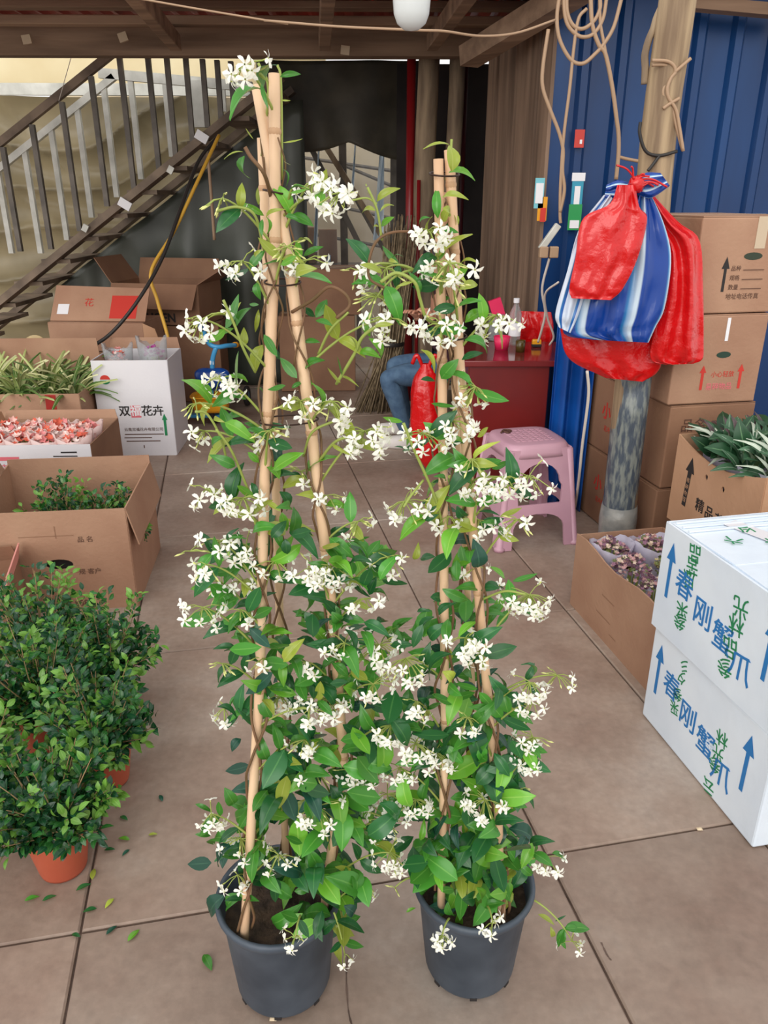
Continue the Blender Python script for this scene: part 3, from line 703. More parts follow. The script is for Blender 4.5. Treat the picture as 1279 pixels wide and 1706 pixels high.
for j, (px, w, z0, h, lab) in enumerate(((525, 0.62, 0.0, 0.62, 'dim brown carton in the shade behind the left trellis plant'), (545, 0.5, 0.622, 0.36, 'upper dim brown carton in the shade behind the left trellis plant'))):
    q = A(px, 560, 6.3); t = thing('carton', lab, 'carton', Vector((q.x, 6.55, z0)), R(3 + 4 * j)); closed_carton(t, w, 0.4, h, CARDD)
for j, (px, py, w, h) in enumerate(((512, 440, 0.2, 0.36), (547, 440, 0.19, 0.34))):
    q = A(px, py, 8.6); t = thing('carton', ['small brown carton lit by daylight in the rear opening, left one', 'small brown carton lit by daylight in the rear opening, right one'][j], 'carton', Vector((q.x, 8.6, 0.86)), R(5 * j), 'small cartons in the rear opening'); closed_carton(t, w, 0.2, h, CARDD)
bn = thing('bench', 'dark low bench in the rear opening under small cartons', 'bench', (A(520, 470, 8.6).x, 8.6, 0), 0)
MB().box((0, 0, 0.84), (1.1, 0.4, 0.03)).build('bench_top', STEELD, bn)
for sx in (-0.5, 0.5):
    for sy in (-0.16, 0.16): MB().box((sx, sy, 0.413), (0.04, 0.04, 0.825)).build('leg', STEELD, bn)

# ================================================================== foliage meshes
def leaf_mesh(name, m, width=0.42, fold=0.18, droop=0.16, tip=1.0, seg=6):
    b = MB()
    for j in range(seg + 1):
        t = j / seg
        w = width * 0.5 * (math.sin(math.pi * t ** 0.85)) ** 0.8 if 0 < t < 1 else 0.0
        if j == 0: w = 0.012
        if j == seg: w = 0.004
        z = -droop * (t - 0.35) ** 2 * 2.2 + droop * 0.27
        for k, s in enumerate((-1, -0.5, 0, 0.5, 1)):
            b.v.append(Vector((s * w, t, z + fold * abs(s) * w * 1.6 - 0.12 * fold * abs(s) ** 3)))
            b.uv[len(b.v) - 1] = ((s + 1) / 2, t)
    for j in range(seg):
        for k in range(4): b.f.append([j * 5 + k, j * 5 + k + 1, (j + 1) * 5 + k + 1, (j + 1) * 5 + k])
    return b.mesh(name, m, True)
LM = {k: [leaf_mesh('leaf', LEAF[k], 0.42, f, d) for f, d in ((0.25, 0.12), (0.5, 0.3), (0.1, -0.1), (0.35, 0.45))] for k in LEAF}
def leaf_matrix(base, tip, nrm, wid=1.0):
    y = tip - base; L = y.length or 0.01; y = y / L
    x = y.cross(nrm)
    if x.length < 1e-3: x = y.cross(Vector((0.3, 0.5, 0.8)))
    x.normalize(); z = x.cross(y)
    M = Matrix((x * L * wid, y * L, z * L)).transposed().to_4x4(); M.translation = base
    return M
def rvec(a=1.0): return Vector((random.uniform(-a, a), random.uniform(-a, a), random.uniform(-a, a)))
def leaf_normal(base, spread=0.55):
    c = (CAM - base).normalized()
    return (c * 0.75 + Vector((0, 0, 0.65)) + rvec(spread)).normalized()
def flower_mesh():
    b = MB()
    b.tube([(0, 0, -0.42), (0, 0, -0.1), (0, 0, 0)], [0.035, 0.05, 0.085], 5, False, 1)
    for k in range(5):
        a = 2 * math.pi * k / 5; ca, sa = math.cos(a), math.sin(a)
        rows = [(0.05, 0.05, 0.0, 0.0), (0.25, 0.10, 0.03, 0.05), (0.42, 0.15, 0.02, 0.12), (0.55, 0.10, -0.03, 0.2)]
        vs = []
        for r, w, z, sh in rows:
            for s in (-1, 1):
                x, y = r, s * w + sh
                vs.append((x * ca - y * sa, x * sa + y * ca, z + 0.04 * s))
        b.add(vs, [(0, 2, 3, 1), (2, 4, 5, 3), (4, 6, 7, 5)])
    return b.mesh('flower', [PETAL, CALYX], False)
FLOWER = flower_mesh()
BUDM = MB().tube([(0, 0, -0.4), (0, 0, -0.1), (0, 0, 0.15), (0, 0, 0.42)], [0.03, 0.06, 0.085, 0.015], 5).mesh('bud', [BUD], True)
def zmatrix(p, dirv, s):
    z = dirv.normalized(); x = z.cross(Vector((0.2, 0.3, 0.9)))
    if x.length < 1e-3: x = Vector((1, 0, 0))
    x.normalize(); y = z.cross(x)
    a = random.uniform(0, 6.28)
    M = Matrix((x * s, y * s, z * s)).transposed().to_4x4(); M.translation = p
    return M @ Matrix.Rotation(a, 4, 'Z')

# ================================================================== trellised jasmine
class Jasmine:
    def __init__(s, label, ctr, canes, shape, prefix):
        s.t = thing('potted_jasmine', label, 'potted plant', ctr, 0, 'flowering climbers on bamboo canes')
        s.c = Vector(ctr); s.canes = canes; s.nleaf = 0; s.extra = []; s.cand = []
        s.shape = shape
    def cane_pt(s, i, py):
        c = s.canes[i]
        for a, b in zip(c[:-1], c[1:]):
            if a[1] >= py >= b[1]:
                f = (a[1] - py) / (a[1] - b[1]); return A(a[0] + (b[0] - a[0]) * f, py, a[2] + (b[2] - a[2]) * f)
        e = c[0] if py > c[0][1] else c[-1]
        return A(e[0], e[1], e[2])
    def pot(s, rt, rb, h):
        p = MB().lathe([(0.001, 0.004), (rb - 0.006, 0.004), (rb, 0.012), (rb + 0.003, 0.02), (rt - 0.008, h - 0.03), (rt - 0.006, h - 0.026), (rt, h - 0.02), (rt + 0.004, h - 0.008), (rt + 0.003, h),
                        (rt - 0.004, h + 0.001), (rt - 0.008, h - 0.006), (rt - 0.016, h - 0.07), (rt - 0.02, h - 0.09)], 40)
        po = p.build('pot', POT, s.t, smooth=True)
        for k in range(7):
            a = k * 0.9 + 0.2; x, y = (rb + 0.0002) * math.cos(a), (rb + 0.0002) * math.sin(a)
            MB().box((x, y, 0.012), (0.003, 0.014, 0.008), Matrix.Rotation(a, 4, 'Z')).build('drain_notch', INK, po)
        def sf(u, v):
            a = 2 * math.pi * u; r = (rt - 0.012) * v
            return Vector((r * math.cos(a), r * math.sin(a), h - 0.045 + 0.015 * noise.noise(Vector((r * 20 * math.cos(a), r * 20 * math.sin(a), 3)))))
        MB().grid(sf, 28, 8, True).build('soil', SOIL, s.t, smooth=True)
    def build_canes(s, rad):
        for i, c in enumerate(s.canes):
            pts = [A(*p) for p in c]; pts[0] = pts[0] + (pts[0] - pts[1]).normalized() * 0.03
            fine = []; 
            for a, b in zip(pts[:-1], pts[1:]):
                for k in range(6): fine.append(a.lerp(b, k / 6))
            fine.append(pts[-1])
            n = len(fine); rs = [rad[i] * (1.0 - 0.12 * k / n) for k in range(n)]
            o = MB().tube(fine, rs, 10).build('bamboo_cane', BAMBOO, s.t, smooth=True, world=True)
            for k in range(2, n - 1, 4):
                d = (fine[k + 1] - fine[k]).normalized() * 0.004; r = rs[k]
                MB().tube([fine[k] - d, fine[k] - d * 0.3, fine[k] + d * 0.3, fine[k] + d], [r * 1.0, r * 1.14, r * 1.14, r * 1.0], 10, False).build('cane_node', NODE, o, smooth=True, world=True)
    def ties(s, pys):
        for py in pys:
            ps = [s.cane_pt(i, py) for i in range(2)]
            c = (ps[0] + ps[1]) / 2; r = (ps[0] - ps[1]).length / 2 + 0.012
            u = (ps[1] - ps[0]); u.z = 0; u = u.normalized() if u.length > 1e-4 else Vector((1, 0, 0)); w = Vector((-u.y, u.x, 0))
            MB().tube([c + u * r * math.cos(a) + w * 0.016 * math.sin(a) + Vector((0, 0, 0.003 * math.sin(a))) for a in [2 * math.pi * k / 20 for k in range(21)]], 0.0013, 5).build('tie_wire', WIRE, s.t, smooth=True, world=True)
    def stems(s, n_each=2, top=200):
        for i, c in enumerate(s.canes):
            for q in range(n_each):
                pts = []; ph = random.uniform(0, 6.28); y0 = c[0][1] - 5; y1 = max(c[-1][1] + 20 + 120 * q, top)
                m = int((y0 - y1) / 22)
                for k in range(m + 1):
                    py = y0 + (y1 - y0) * k / m; p = s.cane_pt(i, py)
                    rr = 0.013 + 0.008 * noise.noise(Vector((k * 0.35, i, q)))
                    a = ph + k * 0.55 * (1 if q % 2 else -1)
                    pts.append(p + Vector((math.cos(a) * rr, math.sin(a) * rr, 0)))
                MB().tube(catmull(pts, 3), [0.0028 * (1 - 0.6 * k / (3 * m + 1)) for k in range(3 * m + 1)], 5).build('vine_stem', VINE, s.t, smooth=True, world=True)
    def leaf(s, base, tip, tone, wid=1.0, nrm=None):
        s.cand.append((base, tip, tone, wid, nrm or leaf_normal(base)))
    def px_leaves(s, spec, o, sc, Yf):
        """spec: base px, tip px, tone, width; in crop coordinates"""
        for bx, by, tx, ty, tone, wid in spec:
            Y = Yf(o[1] + by / sc) + random.uniform(-0.05, 0.03)
            a = A(o[0] + bx / sc, o[1] + by / sc, Y); b = A(o[0] + tx / sc, o[1] + ty / sc, Y + random.uniform(-0.02, 0.015))
            s.leaf(a, a.lerp(b, 0.94), tone, wid * 0.84)
    def blobs(s, specs, Yf, spread):
        for cx, cy, rx, ry, n in specs:
            for k in range(int(n * (1.45 if cy < 1180 else 1.6))):
                a = random.uniform(0, 6.28); r = math.sqrt(random.random())
                px, py = cx + rx * r * math.cos(a), cy + ry * r * math.sin(a)
                Y = Yf(py) + random.uniform(-1, 1) * spread
                b = A(px, py, Y); ax = s.c.copy(); ax.z = b.z
                out = (b - ax); out.z = 0
                d = (out.normalized() * random.uniform(0.1, 0.9) + rvec(0.9) + Vector((0, -0.25, -0.1)))
                d.normalize(); L = random.uniform(0.034, 0.06) * (1.0 if cy < 1180 else 1.22)
                tone = random.choices('gdkby', (42, 30, 8, 14, 6))[0]
                nr = (out.normalized() * 0.35 + Vector((0, -0.35, 0.8)) + rvec(0.45)).normalized()
                s.leaf(b - d * L * 0.4, b + d * L * 0.6, tone, random.uniform(0.85, 1.2) * (1.0 if cy < 1180 else 1.12), nr)
    def cluster(s, px, py, n, Y, base=None, buds=0.3, r=0.026, leaves=2):
        c = A(px, py, Y)
        if base is None:
            i = min(range(len(s.canes)), key=lambda i: (s.cane_pt(i, min(1500, py + 45)) - c).length)
            base = s.cane_pt(i, min(1520, py + random.uniform(15, 70)))
        else: base = A(*base)
        dv = c - base; mid = base + dv * 0.55 + Vector((0, 0, 0.2 * dv.length + 0.012))
        hub = c + Vector((0, 0, r * 0.7)) - dv * 0.05
        path = bez(base, mid, hub, 8)
        b = MB().tube(path, [0.0021 - 0.0001 * k for k in range(9)], 5)
        ends = []
        for k in range(int(n * 1.6 + 0.5)):
            a = random.uniform(0, 6.28); e = random.uniform(-0.9, 0.55)
            d = Vector((math.cos(a) * math.cos(e), math.sin(a) * math.cos(e) - 0.35, math.sin(e) - 0.25)).normalized()
            p = hub + d * r * random.uniform(0.65, 1.25)
            b.tube([hub, hub.lerp(p, 0.5) + Vector((0, 0, 0.003)), p], 0.0009, 4, False); ends.append((p, d))
        o = b.build('flower_cluster', GREENSTEM, s.t, smooth=True, world=True)
        for p, d in ends:
            if random.random() < buds: inst('bud', BUDM, o, zmatrix(p, d, random.uniform(0.014, 0.02)))
            else: inst('flower', FLOWER, o, zmatrix(p + d * 0.006, (d + (CAM - p).normalized() * 0.55 + rvec(0.35)), random.uniform(0.017, 0.022)))
        for k in range(leaves):
            t = random.uniform(0.3, 0.85); j = int(t * 8); p = path[j]; tg = (path[min(8, j + 1)] - path[max(0, j - 1)]).normalized()
            for sg in (-1, 1):
                sd = tg.cross(Vector((0, -1, 0.3))).normalized() * sg
                L = random.uniform(0.03, 0.058)
                s.leaf(p, p + (sd + tg * 0.5 + Vector((0, -0.15, -0.15)) + rvec(0.3)).normalized() * L, random.choice('gdby' if py < 900 else 'gddg'), 1.0)
    def finish(s, limit=300):
        # the leaves that show largest become parts of their own, the rest one joined part
        s.cand.sort(key=lambda q: -((q[1] - q[0]).length / max(0.3, (q[0] - CAM).length)))
        rest = {}
        for i, (b, t, tone, wid, n) in enumerate(s.cand):
            M = leaf_matrix(b, t, n, wid); me = random.choice(LM[tone])
            if i < limit: inst('leaf', me, s.t, M)
            else: rest.setdefault(tone, []).append((me, M))
        if rest:
            mb = MB(); tones = list(rest)
            for ti, tone in enumerate(tones):
                for me, M in rest[tone]:
                    base = len(mb.v)
                    for v in me.vertices:
                        mb.v.append(M @ v.co); 
                    for j in range(len(me.vertices)):
                        mb.uv[base + j] = ((j % 5) / 4, (j // 5) / 6)
                    for p in me.polygons:
                        if ti: mb.mi[len(mb.f)] = ti
                        mb.f.append([base + q for q in p.vertices])
            o = mb.build('leaf_mass', [LEAF[t] for t in tones], s.t, smooth=True, world=True); o['kind'] = 'stuff'

C1 = G(474, 1630)
j1 = Jasmine('taller white-flowered jasmine on bamboo canes in a black pot, left of the two', C1,
             [[(407, 1556, 1.03), (432, 1150, 1.05), (440, 820, 1.06), (458, 400, 1.085), (457, 123, 1.10)],
              [(542, 1500, 1.09), (572, 1260, 1.085), (552, 1000, 1.08), (519, 720, 1.08), (482, 440, 1.09), (428, 142, 1.115)],
              [(476, 1452, 1.17), (468, 1100, 1.16), (458, 760, 1.14), (446, 470, 1.13), (436, 230, 1.13)]], None, 'a')
j1.pot(0.119, 0.092, 0.242); j1.build_canes([0.0085, 0.0088, 0.0075]); j1.ties([320, 470, 700]); j1.stems(2, 230)
Y1 = lambda py: 1.07
j1.px_leaves([(395, 150, 315, 80, 'y', .8), (440, 130, 500, 95, 'y', .8), (440, 140, 490, 185, 'y', .8), (455, 200, 492, 345, 'g', .5), (560, 160, 683, 138, 'g', .8), (565, 290, 625, 300, 'y', .5),
    (410, 510, 360, 445, 'y', .5), (350, 580, 235, 615, 'y', .6), (358, 605, 356, 748, 'g', 1.6), (575, 530, 695, 515, 'y', .5), (575, 630, 620, 660, 'y', .7), (580, 680, 615, 770, 'g', .6), (440, 880, 430, 780, 'y', .8),
    (470, 940, 322, 858, 'b', .7), (460, 960, 455, 1060, 'g', .8), (480, 950, 580, 890, 'y', .6), (490, 950, 502, 1050, 'b', .9), (610, 800, 722, 768, 'g', .5), (615, 812, 722, 795, 'b', .5), (590, 940, 672, 962, 'g', .9),
    (670, 1185, 655, 1070, 'b', 1.2), (660, 1090, 742, 1070, 'y', .9), (690, 1165, 805, 1105, 'g', .9), (562, 1215, 665, 1165, 'b', .9), (645, 1270, 750, 1225, 'y', 1.4), (460, 1130, 400, 1180, 'y', .7), (430, 1315, 440, 1414, 'g', 1.5),
    (1100, 860, 1232, 768, 'y', .9), (1095, 910, 1005, 905, 'y', 1.0), (1125, 998, 1198, 942, 'b', 1.1), (1112, 1000, 1072, 1005, 'y', .8), (1120, 915, 1202, 865, 'y', .6), (1085, 820, 1042, 812, 'y', .8), (1045, 775, 1040, 760, 'y', .8),
    (1130, 1262, 1008, 1203, 'y', 1.0), (1190, 1180, 1245, 1150, 'g', 1.0), (1170, 1190, 1215, 1200, 'y', 1), (1050, 1300, 960, 1340, 'g', .7), (1060, 1375, 1140, 1395, 'y', .6)], (300, 80), 3.366, Y1)
j1.px_leaves([(300, 170, 335, 70, 'y', 1.1), (315, 210, 390, 88, 'g', 1.0), (388, 88, 447, 98, 'g', .9), (280, 165, 135, 155, 'y', .45), (300, 225, 183, 262, 'b', .9), (345, 328, 365, 222, 'y', 1.4), (462, 318, 400, 478, 'y', 1.3),
    (470, 260, 548, 395, 'g', 1.0), (450, 62, 410, 5, 'g', 1), (440, 120, 420, 262, 'y', .6), (380, 525, 250, 480, 'b', .8), (275, 590, 378, 622, 'g', 1.1), (655, 505, 555, 382, 'g', 1.1), (590, 545, 487, 575, 'g', 1.2), (700, 490, 715, 605, 'b', 1.6),
    (700, 450, 802, 385, 'g', 1.5), (760, 165, 830, 55, 'g', 1.3), (690, 110, 762, 165, 'd', 1.2), (760, 180, 858, 205, 'g', 1.1), (695, 300, 785, 298, 'g', 1), (1060, 272, 1055, 112, 'b', 1.2), (1060, 280, 1162, 402, 'b', .9), (1000, 360, 1128, 375, 'b', 1.3),
    (1090, 210, 1202, 200, 'y', .8), (905, 490, 885, 376, 'g', .9), (900, 495, 1002, 542, 'y', .4), (990, 345, 950, 255, 'y', .4), (900, 530, 815, 445, 'y', .8), (250, 752, 418, 848, 'b', 1.1), (360, 755, 465, 812, 'g', .9), (240, 835, 155, 895, 'g', 1.0),
    (270, 725, 352, 705, 'g', 1.2), (310, 1000, 170, 935, 'g', 1.2), (380, 920, 450, 985, 'b', 1.2), (520, 1020, 688, 912, 'b', 1.0), (520, 1085, 622, 1015, 'd', 1.4), (610, 1040, 705, 1075, 'd', 1), (560, 1140, 630, 1255, 'd', 1.5), (570, 1258, 600, 1375, 'b', 1.2),
    (490, 1200, 565, 1250, 'y', .9), (510, 1400, 600, 1300, 'd', 1.4), (625, 1385, 745, 1360, 'd', 1.3), (320, 1108, 432, 1185, 'b', 1.0), (835, 1385, 948, 1345, 'd', 1.3), (260, 1395, 365, 1388, 'g', .7), (190, 725, 240, 750, 'y', .9), (400, 1090, 435, 1190, 'd', 1.1),
    (625, 560, 690, 520, 'g', 1.0), (560, 400, 520, 330, 'd', 1), (430, 560, 480, 600, 'g', 1), (640, 610, 590, 690, 'y', 1), (870, 780, 950, 735, 'g', 1.2), (850, 875, 955, 940, 'y', .5)], (300, 480), 3.366, Y1)
j1.px_leaves([(470, 640, 365, 570, 'k', 1.1), (475, 645, 585, 545, 'b', 1.2), (500, 650, 600, 690, 'g', 1.2), (310, 665, 180, 668, 'd', .9), (345, 690, 455, 650, 'g', 1.6), (190, 315, 35, 345, 'b', .7), (185, 250, 300, 240, 'g', 1.4), (260, 65, 375, 50, 'g', .5),
    (590, 60, 600, 160, 'd', 1.6), (640, 20, 745, 15, 'd', 1.3), (1050, 155, 1125, 60, 'g', 1.4), (850, 470, 915, 540, 'g', 1.5), (905, 450, 995, 500, 'g', 1.8), (930, 565, 1045, 545, 'd', 1.2), (1030, 525, 1180, 595, 'd', 1.1), (855, 755, 960, 840, 'g', 1.2),
    (960, 850, 1055, 820, 'd', 1.4), (1195, 590, 1280, 490, 'g', 1.1), (700, 470, 765, 560, 'd', 1.5), (765, 580, 840, 490, 'k', 1.4), (500, 900, 640, 900, 'g', 1.2), (640, 870, 725, 945, 'd', 1.5), (495, 1110, 640, 1080, 'g', 1.0), (580, 1280, 720, 1285, 'k', 1.2),
    (765, 1280, 905, 1215, 'b', 1.0), (950, 1010, 1080, 990, 'k', 1.2), (340, 1180, 275, 1250, 'k', 1.9), (390, 1330, 245, 1370, 'k', 1.7), (900, 1190, 1035, 1160, 'g', 1.1), (610, 1240, 695, 1150, 'g', 1.2), (1065, 1110, 1195, 1090, 'd', .9), (840, 870, 950, 860, 'd', 1.1),
    (980, 410, 1078, 462, 'y', .8), (210, 1000, 335, 1040, 'd', 1.1), (460, 960, 540, 1040, 'y', 1.4)], (300, 880), 3.366, Y1)
j1.px_leaves([(450, 235, 625, 290, 'b', 1.3), (440, 235, 260, 295, 'g', 1.0), (440, 290, 460, 435, 'g', 1.2), (85, 200, 190, 245, 'g', .7), (85, 370, 190, 375, 'g', .8), (250, 110, 320, 235, 'g', 1.2), (175, 530, 35, 540, 'k', 1.6), (280, 430, 180, 550, 'k', 1.8),
    (245, 715, 135, 840, 'k', 1.6), (260, 790, 335, 700, 'g', 1.4), (540, 620, 530, 755, 'd', 1.5), (685, 420, 580, 380, 'g', 1.0), (705, 415, 830, 340, 'd', 1.3), (720, 450, 795, 585, 'g', 1.1), (685, 815, 550, 890, 'b', .9), (690, 820, 730, 995, 'g', 1.0),
    (855, 440, 955, 250, 'd', 1.1), (870, 550, 1030, 640, 'y', .7), (980, 205, 1105, 130, 'k', 1.2), (920, 770, 1000, 830, 'k', 1.6), (750, 850, 800, 980, 'd', 1.0), (900, 1000, 890, 1110, 'y', 1.2), (570, 100, 690, 40, 'g', 1.4), (500, 100, 520, 195, 'd', 1.3), (640, 690, 750, 665, 'g', 1.2)], (300, 1280), 3.366, Y1)
j1.blobs([(470, 880, 35, 50, 10), (590, 930, 50, 45, 16), (400, 960, 45, 45, 5), (540, 1030, 50, 45, 12), (620, 960, 40, 35, 9), (420, 1060, 40, 35, 7), (590, 1080, 55, 40, 14), (480, 1090, 45, 40, 8), (650, 1050, 30, 25, 5),
          (420, 1160, 35, 40, 6), (510, 1150, 55, 45, 16), (585, 1160, 55, 40, 16), (640, 1200, 30, 35, 6), (500, 1260, 55, 45, 18), (590, 1260, 55, 45, 17), (440, 1340, 60, 35, 16), (540, 1360, 65, 45, 22), (620, 1360, 45, 45, 13),
          (400, 1410, 45, 35, 8), (480, 1450, 65, 35, 16), (565, 1460, 45, 45, 16), (510, 1525, 45, 22, 9), (565, 1530, 15, 25, 4), (640, 1400, 30, 30, 5), (445, 760, 20, 40, 4)], lambda py: 1.10, 0.09)
random.seed(21)
FL1 = [(405, 138, 5, .2), (525, 325, 6, .2), (575, 345, 6, .15), (368, 352, 6, .9), (403, 455, 6, .3), (512, 452, 4, .4), (332, 552, 7, .05), (365, 652, 8, .05), (338, 735, 5, .5), (322, 690, 5, .95), (660, 552, 9, .25), (612, 742, 14, .1), (555, 690, 8, .4),
       (500, 690, 9, .7), (420, 738, 4, .2), (340, 830, 5, 0), (405, 848, 9, .15), (545, 840, 5, .4), (600, 885, 6, .7), (365, 915, 6, .3), (410, 925, 7, .1), (340, 955, 5, .2), (312, 930, 2, 1), (405, 982, 8, .1), (335, 1026, 7, .1), (368, 985, 8, .6), (400, 1030, 4, .5),
       (460, 950, 7, .1), (520, 962, 8, .1), (548, 958, 7, .3), (650, 942, 7, .8), (575, 1085, 6, .1), (635, 1090, 10, .15), (440, 1112, 8, .85), (368, 1118, 4, .9), (372, 1192, 4, .4), (468, 1172, 7, .05), (545, 1182, 13, .1), (520, 1195, 6, .1), (625, 1156, 9, .1), (512, 1116, 5, .4),
       (512, 1245, 7, .2), (612, 1294, 9, .05), (588, 1298, 6, .05), (520, 1292, 6, .3), (528, 1358, 14, .15), (648, 1382, 13, .15), (350, 1368, 7, .2), (402, 1410, 9, .35), (468, 1436, 7, .1), (396, 1466, 5, 0), (655, 1432, 8, .2), (655, 1222, 7, .1), (480, 430, 5, .8),
       (450, 735, 6, .8), (500, 800, 5, .6), (565, 975, 5, .4), (610, 1010, 4, .3)]
for x, y, n, b in FL1:
    j1.cluster(x, y, n, 1.07 + random.uniform(-0.06, 0.02), buds=b, r=0.017 + 0.0013 * n, leaves=1 if y < 700 else random.choice((1, 1, 2)))
j1.cluster(492, 1572, 4, 0.96, base=(500, 1525, 1.0), buds=0, r=0.018, leaves=1)
j1.cluster(614, 1482, 4, 1.08, base=(560, 1500, 1.09), buds=0, r=0.02, leaves=0)
j1.cluster(575, 1600, 2, 1.02, base=(556, 1520, 1.04), buds=.5, r=0.016, leaves=2)
# sprays that bridge towards the other plant
def shoot(j, pts, r=0.0019, m=GREENSTEM):
    MB().tube(catmull([A(*p) for p in pts], 6), r, 6).build('side_shoot', m, j.t, smooth=True, world=True)
shoot(j1, [(486, 520, 1.08), (520, 500, 1.06), (548, 478, 1.05), (575, 490, 1.05), (582, 510, 1.05), (560, 530, 1.05)], 0.0024, VINE)
shoot(j1, [(560, 640, 1.08), (590, 590, 1.06), (605, 560, 1.05), (640, 535, 1.04)], 0.0023)
shoot(j1, [(530, 590, 1.08), (550, 550, 1.06), (580, 520, 1.05)])
shoot(j1, [(380, 780, 1.06), (368, 730, 1.04), (345, 690, 1.03), (325, 686, 1.02)])
shoot(j1, [(415, 820, 1.06), (385, 750, 1.03), (360, 715, 1.02)]); shoot(j1, [(425, 620, 1.06), (405, 580, 1.04), (390, 540, 1.03), (372, 500, 1.02)])
shoot(j1, [(440, 420, 1.09), (425, 360, 1.06), (395, 345, 1.05), (360, 352, 1.04)]); shoot(j1, [(452, 330, 1.09), (440, 290, 1.05), (418, 262, 1.05), (408, 245, 1.05)], 0.0026, VINE)
shoot(j1, [(478, 340, 1.09), (490, 310, 1.06), (515, 315, 1.05)]); shoot(j1, [(505, 760, 1.08), (520, 720, 1.05), (560, 700, 1.05)])
shoot(j1, [(530, 770, 1.08), (560, 735, 1.05), (600, 725, 1.04)], 0.0022)
# crown shoots hugging the canes
shoot(j1, [(436, 260, 1.12), (447, 150, 1.1), (430, 105, 1.09)]); shoot(j1, [(470, 300, 1.1), (468, 140, 1.1), (462, 108, 1.1)], 0.0017)
j1.finish()

C2 = G(781, 1603)
j2 = Jasmine('shorter white-flowered jasmine on bamboo canes in a black pot, right of the two', C2,
             [[(735, 1492, 1.09), (741, 1200, 1.09), (739, 900, 1.095), (736, 600, 1.105), (730, 265, 1.12)],
              [(836, 1530, 1.085), (829, 1340, 1.08), (803, 1060, 1.08), (783, 830, 1.09), (765, 600, 1.1), (757, 420, 1.115), (748, 250, 1.125)],
              [(795, 1440, 1.19), (785, 1100, 1.17), (772, 860, 1.15), (752, 560, 1.14), (742, 320, 1.14)]], None, 'b')
j2.pot(0.118, 0.09, 0.238); j2.build_canes([0.0078, 0.0078, 0.006]); j2.ties([290, 560]); j2.stems(2, 330)
Y2 = lambda py: 1.09
j2.px_leaves([(480, 75, 308, 92, 'y', .7), (500, 245, 495, 60, 'y', 1.6), (480, 250, 662, 270, 'b', .8), (440, 405, 605, 400, 'y', .8), (410, 540, 400, 325, 'g', .9), (440, 560, 480, 470, 'y', 1.5), (430, 590, 550, 640, 'g', .9), (360, 640, 350, 520, 'y', .8),
    (360, 535, 265, 585, 'g', .7), (290, 640, 352, 640, 'y', 1.2), (420, 800, 455, 690, 'b', 1), (550, 825, 672, 800, 'y', .9), (545, 985, 685, 935, 'y', 1.1), (540, 1020, 600, 1060, 'y', 1), (280, 925, 398, 920, 'g', 1.3), (160, 965, 262, 935, 'y', .6), (405, 1045, 490, 1040, 'g', 1.6),
    (580, 1192, 724, 1095, 'b', 1.2), (410, 1200, 545, 1200, 'g', .9), (355, 1245, 548, 1285, 'g', 1.1), (580, 1300, 758, 1355, 'g', 1.1), (560, 1425, 702, 1372, 'd', 1.2), (310, 1362, 415, 1500, 'y', .8), (430, 1545, 540, 1420, 'g', 1.4), (305, 1550, 405, 1555, 'd', 1), (420, 1560, 500, 1570, 'd', 1.4),
    (530, 1572, 622, 1556, 'd', 1.4), (500, 500, 540, 630, 'y', .9), (450, 650, 480, 560, 'd', 1), (60, 880, 15, 840, 'y', 1), (110, 850, 20, 810, 'y', .7), (300, 1010, 240, 860, 'g', .8), (0, 1020, 75, 1030, 'y', .8), (180, 960, 130, 1000, 'y', .7), (440, 480, 510, 520, 'y', 1.5)], (620, 220), 3.762, Y2)
j2.px_leaves([(430, 50, 500, 5, 'g', 1.3), (370, 195, 530, 222, 'g', .7), (190, 312, 58, 285, 'b', .9), (190, 340, 240, 445, 'b', 1.3), (140, 465, 235, 490, 'd', .8), (658, 405, 737, 342, 'y', 1.0), (630, 550, 775, 418, 'y', .6), (600, 600, 510, 490, 'g', 1.2), (600, 555, 428, 500, 'y', .5),
    (480, 700, 622, 655, 'd', 1.2), (380, 690, 470, 702, 'd', .9), (750, 605, 868, 558, 'g', 1.2), (440, 855, 540, 870, 'd', 1.2), (530, 840, 605, 935, 'd', 1.3), (545, 1005, 570, 900, 'g', 1.2), (500, 1070, 650, 1050, 'k', 1.8), (660, 1225, 655, 1065, 'k', 1.7), (800, 905, 945, 850, 'y', .7),
    (670, 872, 805, 890, 'd', .7), (830, 1292, 738, 1208, 'b', 1.0), (880, 1310, 1042, 1265, 'g', .7), (530, 1178, 528, 1315, 'g', 1.5), (440, 1360, 622, 1445, 'g', 1.0), (640, 1432, 795, 1432, 'g', 1.0), (690, 1360, 835, 1330, 'd', 1.3), (415, 1520, 505, 1430, 'd', 1.4), (610, 1575, 700, 1495, 'g', 1.5),
    (260, 1175, 295, 1080, 'y', 1.2), (300, 1170, 392, 1150, 'd', 1.3), (330, 930, 415, 890, 'd', 1.1), (305, 830, 388, 785, 'd', .8), (340, 890, 402, 835, 'd', .8), (460, 680, 400, 640, 'g', 1), (365, 1410, 470, 1410, 'd', 1.5), (280, 1500, 365, 1490, 'd', .9), (500, 470, 580, 430, 'd', 1.2), (620, 700, 540, 660, 'g', 1)], (620, 620), 3.762, Y2)
